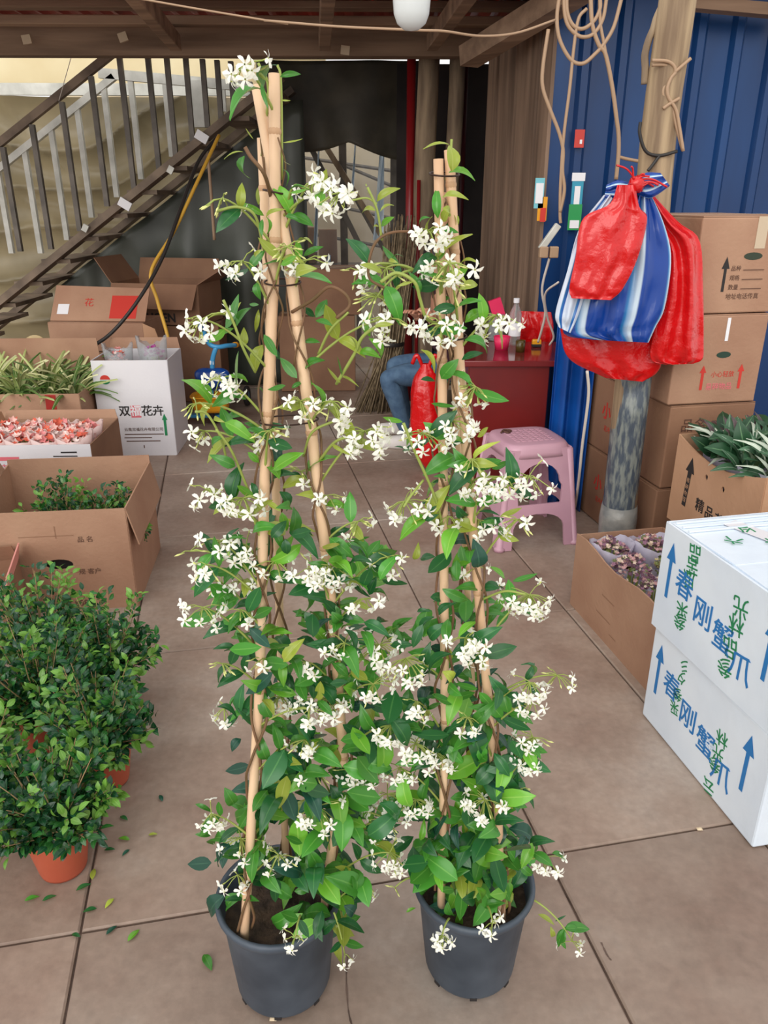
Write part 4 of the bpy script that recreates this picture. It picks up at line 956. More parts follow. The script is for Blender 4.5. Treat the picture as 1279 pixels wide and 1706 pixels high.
j2.px_leaves([(580, 440, 690, 300, 'k', 1.1), (590, 430, 455, 400, 'g', 1.0), (575, 450, 420, 495, 'g', .8), (600, 450, 690, 550, 'g', .9), (410, 715, 290, 625, 'g', .9), (415, 745, 520, 865, 'g', 1.1), (720, 545, 838, 575, 'y', 1.1), (700, 545, 580, 585, 'y', 1.0), (690, 670, 770, 770, 'k', 1.2),
    (600, 750, 715, 800, 'g', 1.2), (435, 1210, 570, 1140, 'b', 1.0), (585, 1160, 735, 1265, 'b', 1.0), (575, 1175, 565, 1310, 'g', 1.3), (270, 1280, 295, 1160, 'b', .9), (330, 1165, 440, 1270, 'g', 1.2), (720, 1360, 870, 1340, 'g', .9), (470, 970, 580, 920, 'g', 1.6), (540, 1080, 580, 960, 'd', 1.5), (100, 185, 235, 180, 'd', 1.1), (320, 150, 405, 60, 'd', 1.4),
    (840, 640, 885, 540, 'g', 1.0), (800, 1255, 895, 1320, 'd', .8), (880, 1310, 1000, 1265, 'd', 1.2), (1010, 1350, 1105, 1390, 'g', 1.1), (910, 350, 860, 265, 'd', .5), (745, 430, 685, 320, 'd', .8), (785, 720, 840, 820, 'd', 1.3), (260, 480, 335, 550, 'd', 1.1), (330, 190, 420, 230, 'k', 1.4)], (620, 1020), 3.366, Y2)
j2.px_leaves([(470, 725, 315, 700, 'k', 1.3), (490, 735, 485, 870, 'b', .9), (620, 740, 565, 885, 'g', 1.3), (625, 710, 740, 680, 'g', 1.2), (735, 570, 795, 660, 'b', 1.5), (640, 540, 720, 650, 'k', 1.6), (250, 560, 320, 655, 'g', 1.4), (285, 540, 345, 590, 'b', 1.2), (700, 430, 580, 500, 'b', 1.2), (440, 410, 335, 475, 'b', 1.1), (450, 400, 560, 370, 'g', 1.1),
    (590, 600, 620, 700, 'b', 1.2), (930, 750, 1030, 810, 'y', .9), (1000, 820, 1020, 900, 'y', 1.0), (1040, 860, 1090, 955, 'g', .9), (1025, 790, 1090, 755, 'd', .5), (190, 740, 245, 710, 'b', .9), (440, 540, 480, 650, 'k', 1.3), (270, 450, 345, 540, 'k', 1.4)], (620, 1300), 3.366, Y2)
j2.blobs([(770, 1040, 45, 35, 10), (700, 1040, 30, 25, 5), (830, 1000, 25, 35, 4), (740, 1110, 45, 30, 8), (790, 1160, 55, 35, 14), (690, 1170, 35, 35, 6), (850, 1180, 35, 28, 6), (770, 1240, 55, 40, 18), (850, 1265, 38, 35, 10), (700, 1230, 25, 25, 6), (790, 1310, 55, 38, 18),
          (700, 1330, 35, 35, 9), (850, 1330, 25, 25, 4), (760, 1390, 55, 38, 20), (830, 1400, 50, 35, 12), (875, 1425, 32, 25, 6), (720, 1430, 32, 35, 12), (785, 1460, 55, 38, 20), (840, 1470, 38, 35, 10), (770, 1505, 45, 28, 10), (760, 930, 30, 40, 6), (755, 800, 25, 40, 5)], lambda py: 1.12, 0.09)
random.seed(33)
FL2 = [(712, 405, 6, .05), (728, 455, 3, 0), (748, 460, 6, .6), (735, 565, 9, .1), (828, 548, 9, .3), (792, 665, 8, .3), (752, 720, 8, .05), (703, 742, 8, .6), (670, 855, 10, .1), (747, 873, 3, 0), (800, 818, 9, .35), (842, 812, 4, 0), (884, 812, 9, .3), (865, 880, 6, .4), (792, 958, 2, 0), (797, 880, 5, .1),
       (884, 1010, 14, .15), (772, 1078, 8, .05), (672, 1116, 12, .15), (885, 1150, 6, .1), (932, 1138, 6, .6), (890, 1182, 4, 0), (775, 1208, 8, .4), (690, 1252, 11, .1), (722, 1268, 10, .1), (890, 1240, 8, .3), (880, 1268, 6, .1), (690, 1345, 7, .15), (805, 1345, 11, .1), (870, 1325, 5, .8),
       (910, 1440, 7, .4), (800, 1100, 4, .2), (750, 490, 4, .9), (690, 1180, 5, .3), (660, 1290, 6, .3), (785, 780, 5, .5), (640, 1335, 7, .1), (590, 475, 7, .7), (640, 470, 6, .8), (625, 520, 6, .9)]
for x, y, n, b in FL2:
    j2.cluster(x, y, n, 1.07 + random.uniform(-0.05, 0.03), buds=b, r=0.017 + 0.0013 * n, leaves=1 if y < 700 else random.choice((1, 1, 2)),
               base=((690, 450, 1.1) if x < 650 and y < 600 else None))
j2.cluster(735, 1568, 5, 0.96, base=(748, 1530, 1.0), buds=0, r=0.016, leaves=0); j2.cluster(820, 1546, 3, 0.98, base=(812, 1510, 1.02), buds=0, r=0.016, leaves=0)
j2.cluster(955, 1582, 3, 1.04, base=(890, 1500, 1.08), buds=0, r=0.022, leaves=2); j2.cluster(655, 1487, 2, 1.05, base=(700, 1460, 1.08), buds=1, r=0.014, leaves=0)
shoot(j2, [(730, 540, 1.1), (710, 530, 1.07), (700, 500, 1.06), (690, 470, 1.05), (660, 455, 1.05), (634, 470, 1.04)], 0.0024, GREENSTEM)
shoot(j2, [(725, 405, 1.11), (695, 388, 1.08), (650, 388, 1.06), (622, 410, 1.05), (614, 460, 1.05), (640, 480, 1.05)], 0.0019, VINE)
shoot(j2, [(636, 400, 1.06), (628, 350, 1.05), (612, 312, 1.05)], 0.0018); shoot(j2, [(628, 340, 1.05), (610, 330, 1.05), (582, 335, 1.05)], 0.0014)
shoot(j2, [(742, 900, 1.1), (725, 830, 1.07), (690, 750, 1.05), (672, 705, 1.04)], 0.0022); shoot(j2, [(705, 800, 1.06), (685, 825, 1.04), (672, 845, 1.03)])
shoot(j2, [(800, 1000, 1.08), (840, 985, 1.05), (875, 990, 1.04)]); shoot(j2, [(770, 850, 1.1), (790, 800, 1.07), (850, 795, 1.05)])
shoot(j2, [(742, 300, 1.13), (750, 262, 1.12), (752, 232, 1.12)])
j2.finish()

# ================================================================== boxwood shrubs in terracotta pots
BM = [leaf_mesh('leaf', m, 0.52, 0.2, 0.15, seg=4) for m in BOXL]
def shrub(name, label, c, h, rad, nt, pot=True, group=None, limit=300, lean=(0, 0), z0=0.13, ls=1.0, first=0.15):
    t = thing(name, label, 'potted plant' if pot else 'shrub', c, 0, group)
    c = Vector(c)
    if pot:
        rt, rb, ph = 0.074, 0.053, 0.13
        MB().lathe([(0.001, 0.003), (rb, 0.003), (rb + 0.002, 0.01), (rt, ph - 0.004), (rt + 0.002, ph), (rt - 0.003, ph), (rt - 0.008, ph - 0.03)], 28).build('pot', TERRA, t, smooth=True)
        MB().lathe([(0.0, ph - 0.02), (rt - 0.006, ph - 0.022)], 20).build('soil', SOIL, t)
    base = c + Vector((0, 0, z0 - 0.02)); tw = MB(); L = []
    for k in range(nt):
        a = random.uniform(0, 6.28); rr = rad * math.sqrt(random.random()); zt = h * random.uniform(0.26, 1.0) * (1 - 0.2 * (rr / rad) ** 2)
        zt = max(zt, z0 + 0.05)
        end = c + Vector((rr * math.cos(a) + lean[0] * zt, rr * math.sin(a) + lean[1] * zt, zt))
        mid = base.lerp(end, 0.5) + Vector((math.cos(a) * rr * 0.15, math.sin(a) * rr * 0.15, 0.02)) + rvec(0.015)
        path = bez(base + rvec(0.01), mid, end, 10)
        tw.tube(path[::2], [0.0028, 0.0024, 0.002, 0.0016, 0.0012, 0.0009], 4, False)
        young = random.random() < 0.3
        for j in range(int(first * 10), 11):
            p = path[j]; tg = (path[min(10, j + 1)] - path[max(0, j - 1)]).normalized()
            for sg in range(3):
                an = random.uniform(0, 6.28); sd = tg.orthogonal().normalized(); sd.rotate(Matrix.Rotation(an, 3, tg))
                dd = (sd + tg * 0.6 + Vector((0, 0, 0.15))).normalized(); ln = random.uniform(0.021, 0.034) * ls
                mi = 2 if (young and j > 6) or random.random() < 0.06 else (1 if random.random() < 0.5 else 0)
                b = p + rvec(0.006) + sd * random.uniform(0, 0.02)
                L.append((b, b + dd * ln, (Vector((0, -0.3, 0.8)) + rvec(0.7)).normalized(), mi))
    tw.build('twigs', TWIG, t, smooth=True, world=True)
    L.sort(key=lambda q: (q[0] - CAM).length)
    mb = MB()
    for i, (b, e, n, mi) in enumerate(L):
        M = leaf_matrix(b, e, n)
        if i < limit: inst('leaf', BM[mi], t, M)
        else:
            me = BM[mi]; o = len(mb.v)
            for q, v in enumerate(me.vertices): mb.v.append(M @ v.co); mb.uv[o + q] = ((q % 5) / 4, (q // 5) / 4)
            for p in me.polygons:
                if mi: mb.mi[len(mb.f)] = mi
                mb.f.append([o + q for q in p.vertices])
    if mb.v:
        o = mb.build('leaf_mass', BOXL, t, smooth=True, world=True); o['kind'] = 'stuff'
    return t
random.seed(5)
for (x, y, h, r, nt, lab) in ((-0.775, 1.40, 0.36, 0.15, 80, 'boxwood shrub in the front terracotta pot nearest the camera'),
                              (-0.765, 1.70, 0.40, 0.15, 85, 'boxwood shrub in the half-hidden terracotta pot right behind the front one'),
                              (-1.03, 1.50, 0.38, 0.16, 75, 'boxwood shrub in the terracotta pot cut by the left edge'),
                              (-0.99, 1.84, 0.44, 0.17, 80, 'boxwood shrub in the middle of the group, pot hidden by leaves'),
                              (-0.86, 2.02, 0.42, 0.165, 85, 'boxwood shrub at the rear right of the group before the big carton'),
                              (-1.10, 2.13, 0.45, 0.17, 75, 'boxwood shrub at the rear left of the group before the big carton'),
                              (-1.24, 1.76, 0.44, 0.16, 65, 'boxwood shrub at the far left of the group, beyond the cut pot')):
    shrub('potted_boxwood', lab, (x, y, 0), h, r, nt, group='boxwood shrubs in terracotta pots')
M0 = WM[bigc.name]
for k, (lx, ly, h, lab) in enumerate(((-0.03, 0.02, 0.47, 'taller leafy shrub in the big carton, left of its neighbour'), (0.17, 0.02, 0.41, 'lower leafy shrub in the big carton at its right side'))):
    p = M0 @ Vector((lx, ly, 0.012)); shrub('nursery_shrub', lab, p, h, 0.14, 70, pot=True, group='shrubs inside the big carton', limit=300, z0=0.14, first=0.4)

# ================================================================== striped grass plants
GRASS = [leaf_mesh('leaf', leaf_mat('striped_blade_' + n, c, r, rough=0.4), 0.09, 0.35, dr, seg=6) for n, c, r, dr in (('a', (226, 226, 172), (74, 110, 50), 0.35), ('b', (100, 134, 66), (226, 228, 180), 0.5), ('c', (190, 200, 130), (70, 106, 50), 0.2))]
random.seed(11)
Mg = WM[grc.name]
for k, (lx, ly) in enumerate(((-0.24, -0.1), (-0.06, -0.12), (0.1, -0.1), (0.24, -0.08), (-0.16, 0.1), (0.02, 0.1), (0.2, 0.1))):
    p = Mg @ Vector((lx, ly, 0.012))
    lab = ['first', 'second', 'third', 'fourth'][k] + ' striped grass plant from the left in the front row of the red-taped carton' if k < 4 else ['leftmost', 'middle', 'rightmost'][k - 4] + ' striped grass plant in the rear row of the red-taped carton'
    t = thing('striped_grass_plant', lab, 'plant', p, 0, 'striped grass plants in the red-taped carton')
    MB().lathe([(0.001, 0.0), (0.05, 0.0), (0.065, 0.36), (0.06, 0.36), (0.055, 0.34), (0.0, 0.34)], 14).build('nursery_pot', POT, t, smooth=True)
    for q in range(44):
        a = random.uniform(0, 6.28); e = random.uniform(0.3, 1.3)
        d = Vector((math.cos(a) * math.cos(e), math.sin(a) * math.cos(e), math.sin(e)))
        b = p + Vector((math.cos(a) * 0.015, math.sin(a) * 0.015, 0.34)); L = random.uniform(0.2, 0.34)
        inst('blade', random.choice(GRASS), t, leaf_matrix(b, b + d * L, (Vector((0, 0, 1)) - d * 0.3).normalized(), 1.1))
# ================================================================== bouquets
def blossom(mb, p, r, mi=0, n=5):
    up = (CAM - p).normalized() * 0.5 + Vector((0, 0, 0.8)) + rvec(0.5); up.normalize(); x = up.orthogonal().normalized(); y = up.cross(x)
    o = len(mb.v); mb.v.append(p - up * r * 0.3)
    for k in range(n * 2):
        a = 2 * math.pi * k / (n * 2); rr = r if k % 2 == 0 else r * 0.6
        mb.v.append(p + (x * math.cos(a) + y * math.sin(a)) * rr + up * r * (0.35 if k % 2 == 0 else 0.1))
    for k in range(n * 2):
        if mi: mb.mi[len(mb.f)] = mi
        mb.f.append([o, o + 1 + k, o + 1 + (k + 1) % (n * 2)])
def bouquet(name, label, p, r, h, mats, wrap, nb, br, group, stems=True, wrap_top=1.0, tilt=(0, 0)):
    t = thing(name, label, 'bouquet', p, 0, group)
    def wf(u, v):
        a = 2 * math.pi * u; rr = (r * 0.45 + r * 0.7 * v) * (1 + 0.07 * math.sin(a * 7 + v * 3) * v)
        return Vector((rr * math.cos(a) + tilt[0] * v * h, rr * math.sin(a) + tilt[1] * v * h, h * wrap_top * v * (1 + 0.05 * math.sin(a * 2 + 1) + 0.015 * math.sin(a * 9))))
    if wrap: MB().grid(wf, 28, 6, True).build('paper_sleeve', wrap, t, smooth=True, solid=0.001)
    mb = MB(); P = Vector(p)
    for k in range(nb):
        a = random.uniform(0, 6.28); q = math.sqrt(random.random()) * r
        z = h * (0.88 + 0.2 * (1 - (q / r) ** 2)) + random.uniform(-0.02, 0.02)
        blossom(mb, P + Vector((q * math.cos(a) + tilt[0] * h, q * math.sin(a) + tilt[1] * h, z)), br * random.uniform(0.7, 1.2), random.randrange(len(mats)))
    o = mb.build('blossoms', mats, t, world=True); o['kind'] = 'stuff'
    st_ = MB()
    for k in range(9):
        a = random.uniform(0, 6.28); q = r * 0.5 * random.random()
        st_.tube([(q * 0.5 * math.cos(a), q * 0.5 * math.sin(a), 0.0), (q * math.cos(a) + tilt[0] * h, q * math.sin(a) + tilt[1] * h, h * 0.95)], 0.003, 4)
    st_.build('stems', GREENSTEM, t)
    return t
fm_ = lambda n, c: mat(n, c, rough=0.7, transl=0.15)
MAUVE = [fm_('mauve_petal', (166, 122, 146)), fm_('cream_petal', (226, 206, 186)), fm_('blush_bud', (204, 160, 160)), fm_('plum_petal', (112, 78, 96)), fm_('sepal_green', (120, 128, 86))]
MAUVE2 = [fm_('green_berry', (128, 140, 80)), fm_('pale_berry', (204, 190, 140)), fm_('olive_sepal', (92, 100, 58))]
CORAL = [fm_('coral_petal', (226, 110, 86)), fm_('blush_petal', (246, 200, 190)), fm_('rose_petal', (232, 150, 150)), fm_('white_blush', (250, 232, 226))]
ORANGE = [fm_('orange_petal', (232, 98, 50)), fm_('salmon_petal', (240, 150, 110)), fm_('yellow_green_sepal', (170, 180, 70)), fm_('pale_peach', (248, 216, 190))]
SLEEVE = mat('lilac_white_sleeve', (214, 208, 226), rough=0.4, transl=0.35)
PSLEEVE = mat('pink_cellophane', (252, 228, 224), rough=0.25, transl=0.35)
random.seed(17)
Ml = WM[lowc.name]
spots = [(-0.09, 0.22, 'first mauve bouquet at the rear left of the low carton'), (0.08, 0.21, 'second mauve bouquet at the rear right of the low carton'), (-0.09, 0.06, 'third mauve bouquet midway along the left side of the low carton'),
         (0.08, 0.05, 'green-berried bouquet in the middle of the low carton'), (-0.07, -0.1, 'mauve bouquet towards the front left of the low carton'), (0.09, -0.11, 'mauve bouquet towards the front right of the low carton')]
for k, (x, y, lab) in enumerate(spots):
    bouquet('wrapped_bouquet', lab, Ml @ Vector((x * 0.95, y, 0.012)), 0.07, 0.27, MAUVE2 if k == 3 else MAUVE, SLEEVE, 170, 0.0095, 'paper-wrapped bouquets in the low carton', wrap_top=1.05 if k in (0, 1) else 0.8)
Mp = WM[pkc.name]; k = 0
names = ['left', 'left middle', 'right middle', 'right']
for j, y in enumerate((-0.13, 0.05)):
    for i, x in enumerate((-0.2, -0.07, 0.06, 0.19)):
        lab = ('pink cellophane bouquet, %s of the front row in the white-fronted carton' if j == 0 else 'pink cellophane bouquet, %s of the rear row in the white-fronted carton') % names[i]
        bouquet('cellophane_bouquet', lab, Mp @ Vector((x, y, 0.012)), 0.085, Hh if False else WM[pkc.name].translation.z + frp.z * 0.98, CORAL, PSLEEVE, 70, 0.02, 'pink bouquets in the white-fronted carton', wrap_top=1.04)
Mo = WM[ora.name]
for i, (x, y, lab) in enumerate(((0.1, 0.1, 'orange bouquet at the back of the left-edge carton'), (0.1, -0.08, 'orange bouquet at the front of the left-edge carton'))):
    bouquet('orange_bouquet', lab, Mo @ Vector((x, y, 0.012)), 0.085, 0.38, ORANGE, PSLEEVE, 70, 0.02, 'orange bouquets at the left edge')
Mw = WM[whc.name]
for i, (x, y, lab, ms) in enumerate(((0.1, 0.0, 'magenta flower bunch peeking from the tall white carton', [fm_('magenta_petal', (170, 40, 140)), fm_('violet_petal', (196, 120, 180))]), (-0.12, 0.02, 'pale flower bunch low inside the tall white carton', CORAL))):
    bouquet('cellophane_bouquet', lab, Mw @ Vector((x, y, 0.012)), 0.08, 0.6 if i == 0 else 0.56, ms, PLASTIC, 30, 0.016, 'bunches in the tall white carton', wrap_top=1.12)
# silvery foliage in the arrow carton
SILV = [leaf_mesh('leaf', leaf_mat(n, c, r, rough=0.45), w, 0.3, dr, seg=5) for n, c, r, w, dr in (('sage_leaf', (70, 110, 80), (170, 190, 170), 0.3, 0.3), ('deep_leaf', (34, 74, 46), (90, 130, 90), 0.5, 0.2), ('silver_leaf', (196, 208, 190), (230, 234, 224), 0.16, 0.5), ('plum_leaf', (84, 66, 70), (130, 110, 110), 0.4, 0.2))]
random.seed(3)
Ma = WM[arc.name]
for k, (x, y, w, lab) in enumerate(((-0.12, 0.12, (3, 4, 3, 3), 'silver-green foliage bunch at the rear left of the arrow carton'), (0.06, 0.14, (3, 5, 2, 1), 'green foliage bunch at the rear right of the arrow carton'), (-0.13, -0.04, (5, 5, 2, 0), 'sage foliage bunch midway in the arrow carton'),
                                     (0.06, -0.04, (3, 7, 1, 0), 'broad green foliage bunch in the middle of the arrow carton'), (-0.1, -0.17, (4, 3, 3, 0), 'pale foliage bunch at the front of the arrow carton'))):
    p = Ma @ Vector((x, y, 0.012)); t = thing('foliage_bunch', lab, 'foliage bunch', p, 0, 'foliage bunches in the arrow carton')
    def wf(u, v): 
        a = 2 * math.pi * u; rr = (0.04 + 0.05 * v) * (1 + 0.1 * math.sin(a * 5) * v); return Vector((rr * math.cos(a), rr * math.sin(a), 0.31 * v))
    MB().grid(wf, 24, 5, True).build('paper_sleeve', SLEEVE, t, smooth=True, solid=0.001)
    for q in range(70):
        a = random.uniform(0, 6.28); rr = 0.085 * math.sqrt(random.random()); e = random.uniform(0.3, 1.4)
        b = p + Vector((rr * math.cos(a), rr * math.sin(a), random.uniform(0.27, 0.36)))
        d_ = Vector((math.cos(a) * math.cos(e), math.sin(a) * math.cos(e), math.sin(e)))
        inst('leaf', random.choices(SILV, w)[0], t, leaf_matrix(b, b + d_ * random.uniform(0.07, 0.13), (Vector((0, -0.4, 0.8)) + rvec(0.5)).normalized()))

# ================================================================== right post, bags, stool, desk
pb = Vector((1.035, 3.13, 0))
post = thing('wooden_post', 'round timber post wrapped in grey film below, beside the carton stack', 'post', pb)
top = A(1128, -25, 3.1)
pts = [pb.lerp(top, k / 14) + Vector((0.008 * math.sin(k), 0, 0)) for k in range(15)]
MB().tube(pts, [0.067 - 0.0003 * k for k in range(15)], 20).build('pole', POSTM, post, smooth=True, world=True)
lo = [pb.lerp(top, f) + Vector((0, 0, 0)) for f in (0.0, 0.02, 0.1, 0.2, 0.3, 0.4)]
MB().tube(lo, [0.072, 0.071, 0.0715, 0.071, 0.071, 0.0705], 24).build('film_wrap', FILM, post, smooth=True, world=True)
MB().tube([pb.lerp(top, f) for f in (0.004, 0.03, 0.06, 0.09, 0.12)], [0.078, 0.081, 0.079, 0.082, 0.076], 18).build('loose_film', FILM2, post, smooth=True, world=True)
def wire(name, label, pts, r, m, cat='cable', n=7, group=None):
    o = MB().tube(catmull(pts, 8), r, n).build(name, m, None, smooth=True); return props(o, label, cat, group)
Yp = 3.04
tw = thing('twisted_rope', 'tan twisted rope knotted around the upper timber post', 'rope', A(1110, 180, Yp))
PX = lambda l, dy=0: [A(900 + x / 4.919, y / 4.919, Yp - 0.0 + dy) for x, y in l]
for k, l in enumerate((((915, 495), (1030, 500), (1090, 535), (1105, 590), (1070, 640), (1040, 720), (1050, 800), (1110, 900), (1140, 1050), (1170, 1240)),
                       ((915, 532), (1000, 530), (1060, 548), (1080, 620), (1030, 680), (1005, 760), (1040, 840), (1085, 900), (1110, 1020), (1165, 1230)),
                       ((1005, 890), (1060, 850), (1140, 805)), ((1010, 875), (1050, 835), (1130, 815)), ((1100, 590), (1160, 540), (1232, 478)))):
    MB().tube(catmull(PX(l, 0.01 * (k % 2)), 6), 0.006, 7).build('strand', CABLE, tw, smooth=True, world=True)
wire('dark_wire', 'dark wire looped round the post above the plastic bags', PX(((820, 1000), (815, 1100), (865, 1240), (975, 1275), (1120, 1240))) , 0.006, CABLEK)
wire('dark_wire', 'short dark wire hanging from the loop down to the bag knot', PX(((975, 1275), (920, 1350), (880, 1400))), 0.006, CABLEK)
Yc = 3.7
PC = lambda l, Y=Yc: [A(900 + x / 4.919, y / 4.919, Y) for x, y in l]
wire('tan_cable', 'large tan cable loop hanging lowest in the ceiling coil', PC(((160, -60), (135, 150), (160, 330), (250, 490), (350, 520), (450, 440), (520, 360), (600, 220), (660, 0), (680, -80))), 0.008, CABLE, group='cables at the blue wall')
wire('tan_cable', 'middle tan cable loop in the ceiling coil', PC(((190, -60), (200, 120), (240, 230), (330, 300), (430, 280), (510, 160), (545, -40))), 0.008, CABLE, group='cables at the blue wall')
wire('tan_cable', 'small inner tan cable loop in the ceiling coil', PC(((215, -60), (220, 100), (270, 210), (350, 235), (440, 170), (490, 60), (480, -60))), 0.008, CABLE, group='cables at the blue wall')
wire('tan_cable', 'tan cable dropping from the coil to the bag knot with a splice', PC(((410, -60), (425, 200), (480, 370), (535, 450), (590, 720), (625, 980), (640, 1100), (640, 1260), (620, 1470))), 0.009, CABLE, group='cables at the blue wall')
wire('tan_cable', 'tan cable running beside the drop to the coil, inner strand', PC(((485, -60), (490, 180), (515, 330), (535, 440))), 0.007, CABLE, group='cables at the blue wall')
wire('tan_cable', 'straight tan cable falling along the blue wall to the power strip', PC(((380, 70), (310, 160), (270, 420), (240, 720), (190, 1120), (165, 1500), (160, 1750), (165, 1830))), 0.007, CABLE, group='cables at the blue wall')
wire('tan_cable', 'tan cable bowing out over the wooden wall, left of the coil', PC(((65, 240), (20, 550), (20, 720), (80, 900), (150, 1080), (185, 1230), (180, 1400), (195, 1560), (160, 1740))), 0.008, CABLE, group='cables at the blue wall')
wire('tan_cable', 'short tan wire stub poking from the dropped cable', PC(((640, 1285), (720, 1305), (830, 1325))), 0.007, CABLE, group='cables at the blue wall')
MB().tube(catmull(PC(((990, 60), (950, 150), (925, 235), (885, 330), (855, 450), (858, 560), (852, 690)), 3.12), 6), 0.013, 7).build('bark_strip', TRUNK, post, smooth=True, world=True)
wire('ceiling_cable', 'pale cable strung under the beams from the bulb to the blue wall', [A(440, 34, 3.4), A(560, 44, 3.3), A(690, 50, 3.2), A(740, 52, 3.2), A(800, 60, 3.3), A(860, 55, 3.4), A(925, 33, 3.5)], 0.0045, CABLE)
wire('ceiling_cable', 'thin pale cable strung along the left beams', [A(200, -8, 3.6), A(330, 15, 3.6), A(480, 40, 3.6)], 0.004, CABLE)
# bulb
bt = A(685, 52, 2.5); bl_ = thing('light_bulb', 'unlit milky light bulb hanging from the ceiling', 'bulb', bt)
MB().lathe([(0.0, 0.0), (0.022, 0.004), (0.04, 0.018), (0.049, 0.04), (0.052, 0.07), (0.051, 0.15), (0.045, 0.175), (0.028, 0.19)], 28).build('globe', BULB, bl_, smooth=True)
MB().lathe([(0.028, 0.188), (0.03, 0.19), (0.03, 0.25), (0.012, 0.27)], 18).build('socket', PAPER, bl_, smooth=True)
MB().tube([(0, 0, 0.265), (0.01, 0.05, 0.34), (0.02, 0.7, 0.45), (0.02, 1.3, 0.43)], 0.004, 6).build('cord', CABLEW, bl_, smooth=True)

def sheet_bag(t, name, m, outline_l, outline_r, Y, fold=0.015, thick=0.02, freq=7, seed=0.0, nv=26):
    """bag as a flattened pouch between two pixel outlines (top to bottom)"""
    Lp = catmull([Vector((x, y, 0)) for x, y in outline_l], 8); Rp = catmull([Vector((x, y, 0)) for x, y in outline_r], 8)
    def at(P, v):
        f = v * (len(P) - 1); i = min(int(f), len(P) - 2); return P[i].lerp(P[i + 1], f - i)
    def fn(u, v):
        s = 0.5 - 0.5 * math.cos(2 * math.pi * u); l, r = at(Lp, v), at(Rp, v); p = l.lerp(r, s)
        side = -1 if u < 0.5 else 1
        belly = thick * math.sin(math.pi * s) ** 0.5 * (0.4 + 0.6 * math.sin(math.pi * min(1, v * 0.95 + 0.05)))
        rip = fold * math.sin(s * freq * 6.28 * 0.5 + seed + 2 * noise.noise(Vector((s * 3, v * 3, seed)))) * math.sin(math.pi * s) + 0.012 * noise.noise(Vector((s * 6, v * 8, seed + 5)))
        return A(p.x, p.y, Y + side * belly + rip)
    return MB().grid(fn, 56, nv, True).build(name, m, t, smooth=True, world=True)
cb = A(1060, 560, 2.9)
bg1 = thing('plastic_bag', 'large red plastic bag hanging lowest behind the blue striped bag', 'bag', A(1010, 640, 2.95), 0, 'carrier bags hung on the post')
sheet_bag(bg1, 'pouch', REDBAG, [(1040, 310), (1000, 400), (940, 520), (935, 560), (950, 600), (1010, 630)], [(1060, 310), (1090, 400), (1110, 520), (1105, 590), (1095, 620), (1070, 636)], 2.98, 0.015, 0.03, 5, 1)
bg2 = thing('plastic_bag', 'long red plastic bag hanging at the right of the bunch over the cartons', 'bag', A(1125, 610, 2.93), 0, 'carrier bags hung on the post')
sheet_bag(bg2, 'pouch', REDBAG, [(1062, 312), (1085, 370), (1105, 420), (1100, 500), (1085, 570), (1085, 600), (1110, 608)], [(1080, 316), (1130, 370), (1165, 400), (1171, 480), (1172, 570), (1170, 598), (1155, 606)], 2.93, 0.02, 0.03, 4, 2)
bg3 = thing('plastic_bag', 'blue and white striped plastic bag hanging in the middle of the bunch', 'bag', A(1020, 570, 2.85), 0, 'carrier bags hung on the post')
sheet_bag(bg3, 'pouch', BLUEBAG, [(1060, 312), (1000, 380), (955, 480), (938, 540), (945, 560), (985, 566)], [(1078, 312), (1105, 370), (1118, 430), (1108, 510), (1092, 545), (1080, 571)], 2.86, 0.02, 0.035, 9, 3)
bg4 = thing('plastic_bag', 'pale striped plastic bag at the left side of the bunch', 'bag', A(945, 540, 2.84), 0, 'carrier bags hung on the post')
sheet_bag(bg4, 'pouch', WHITEBAG, [(1005, 325), (965, 380), (945, 450), (925, 520), (930, 545)], [(1030, 325), (1000, 380), (985, 450), (965, 520), (950, 555)], 2.83, 0.008, 0.02, 4, 4)
bg5 = thing('plastic_bag', 'small red plastic bag hanging in front of the blue striped bag', 'bag', A(1000, 500, 2.79), 0, 'carrier bags hung on the post')
sheet_bag(bg5, 'pouch', REDBAG, [(1028, 308), (1015, 340), (970, 365), (958, 430), (948, 480), (952, 497)], [(1058, 308), (1065, 345), (1078, 365), (1062, 430), (1038, 480), (1018, 500)], 2.78, 0.008, 0.018, 4, 5)
kn = thing('bag_bow', 'blue and white bag loops knotted with red string above the bags', 'knot', A(1060, 320, 2.84))
for k, (l, r) in enumerate((([(1060, 302), (1075, 288), (1100, 288)], [(1062, 325), (1085, 330), (1116, 310)]), ([(1050, 305), (1030, 300), (1010, 308)], [(1045, 322), (1025, 335), (1006, 330)]))):
    sheet_bag(kn, 'loop', BLUEBAG, l, r, 2.83, 0.006, 0.022, 4, 7 + k, 10)
rnd = random.Random(4)
for k in range(9):
    a = A(1058 + rnd.uniform(-8, 12), 306 + rnd.uniform(-8, 8), 2.79)
    b = A(1058 + rnd.uniform(-50, 60), 300 + rnd.uniform(-30, 18), 2.79 + rnd.uniform(-.02, .02))
    MB().tube(catmull([a, a.lerp(b, .5) + Vector((0, 0, .012)), b], 5), 0.0035, 5).build('string', REDBAG, kn, smooth=True, world=True)
MB().grid(lambda u, v: A(1060, 307, 2.80) + Vector((math.cos(6.283 * u) * math.sin(3.14 * v), math.sin(6.283 * u) * math.sin(3.14 * v), math.cos(3.14 * v))) * 0.026 * (1 + .3 * noise.noise(Vector((u * 9, v * 9, 0)))), 16, 8, True).build('knot_ball', REDBAG, kn, smooth=True, world=True)

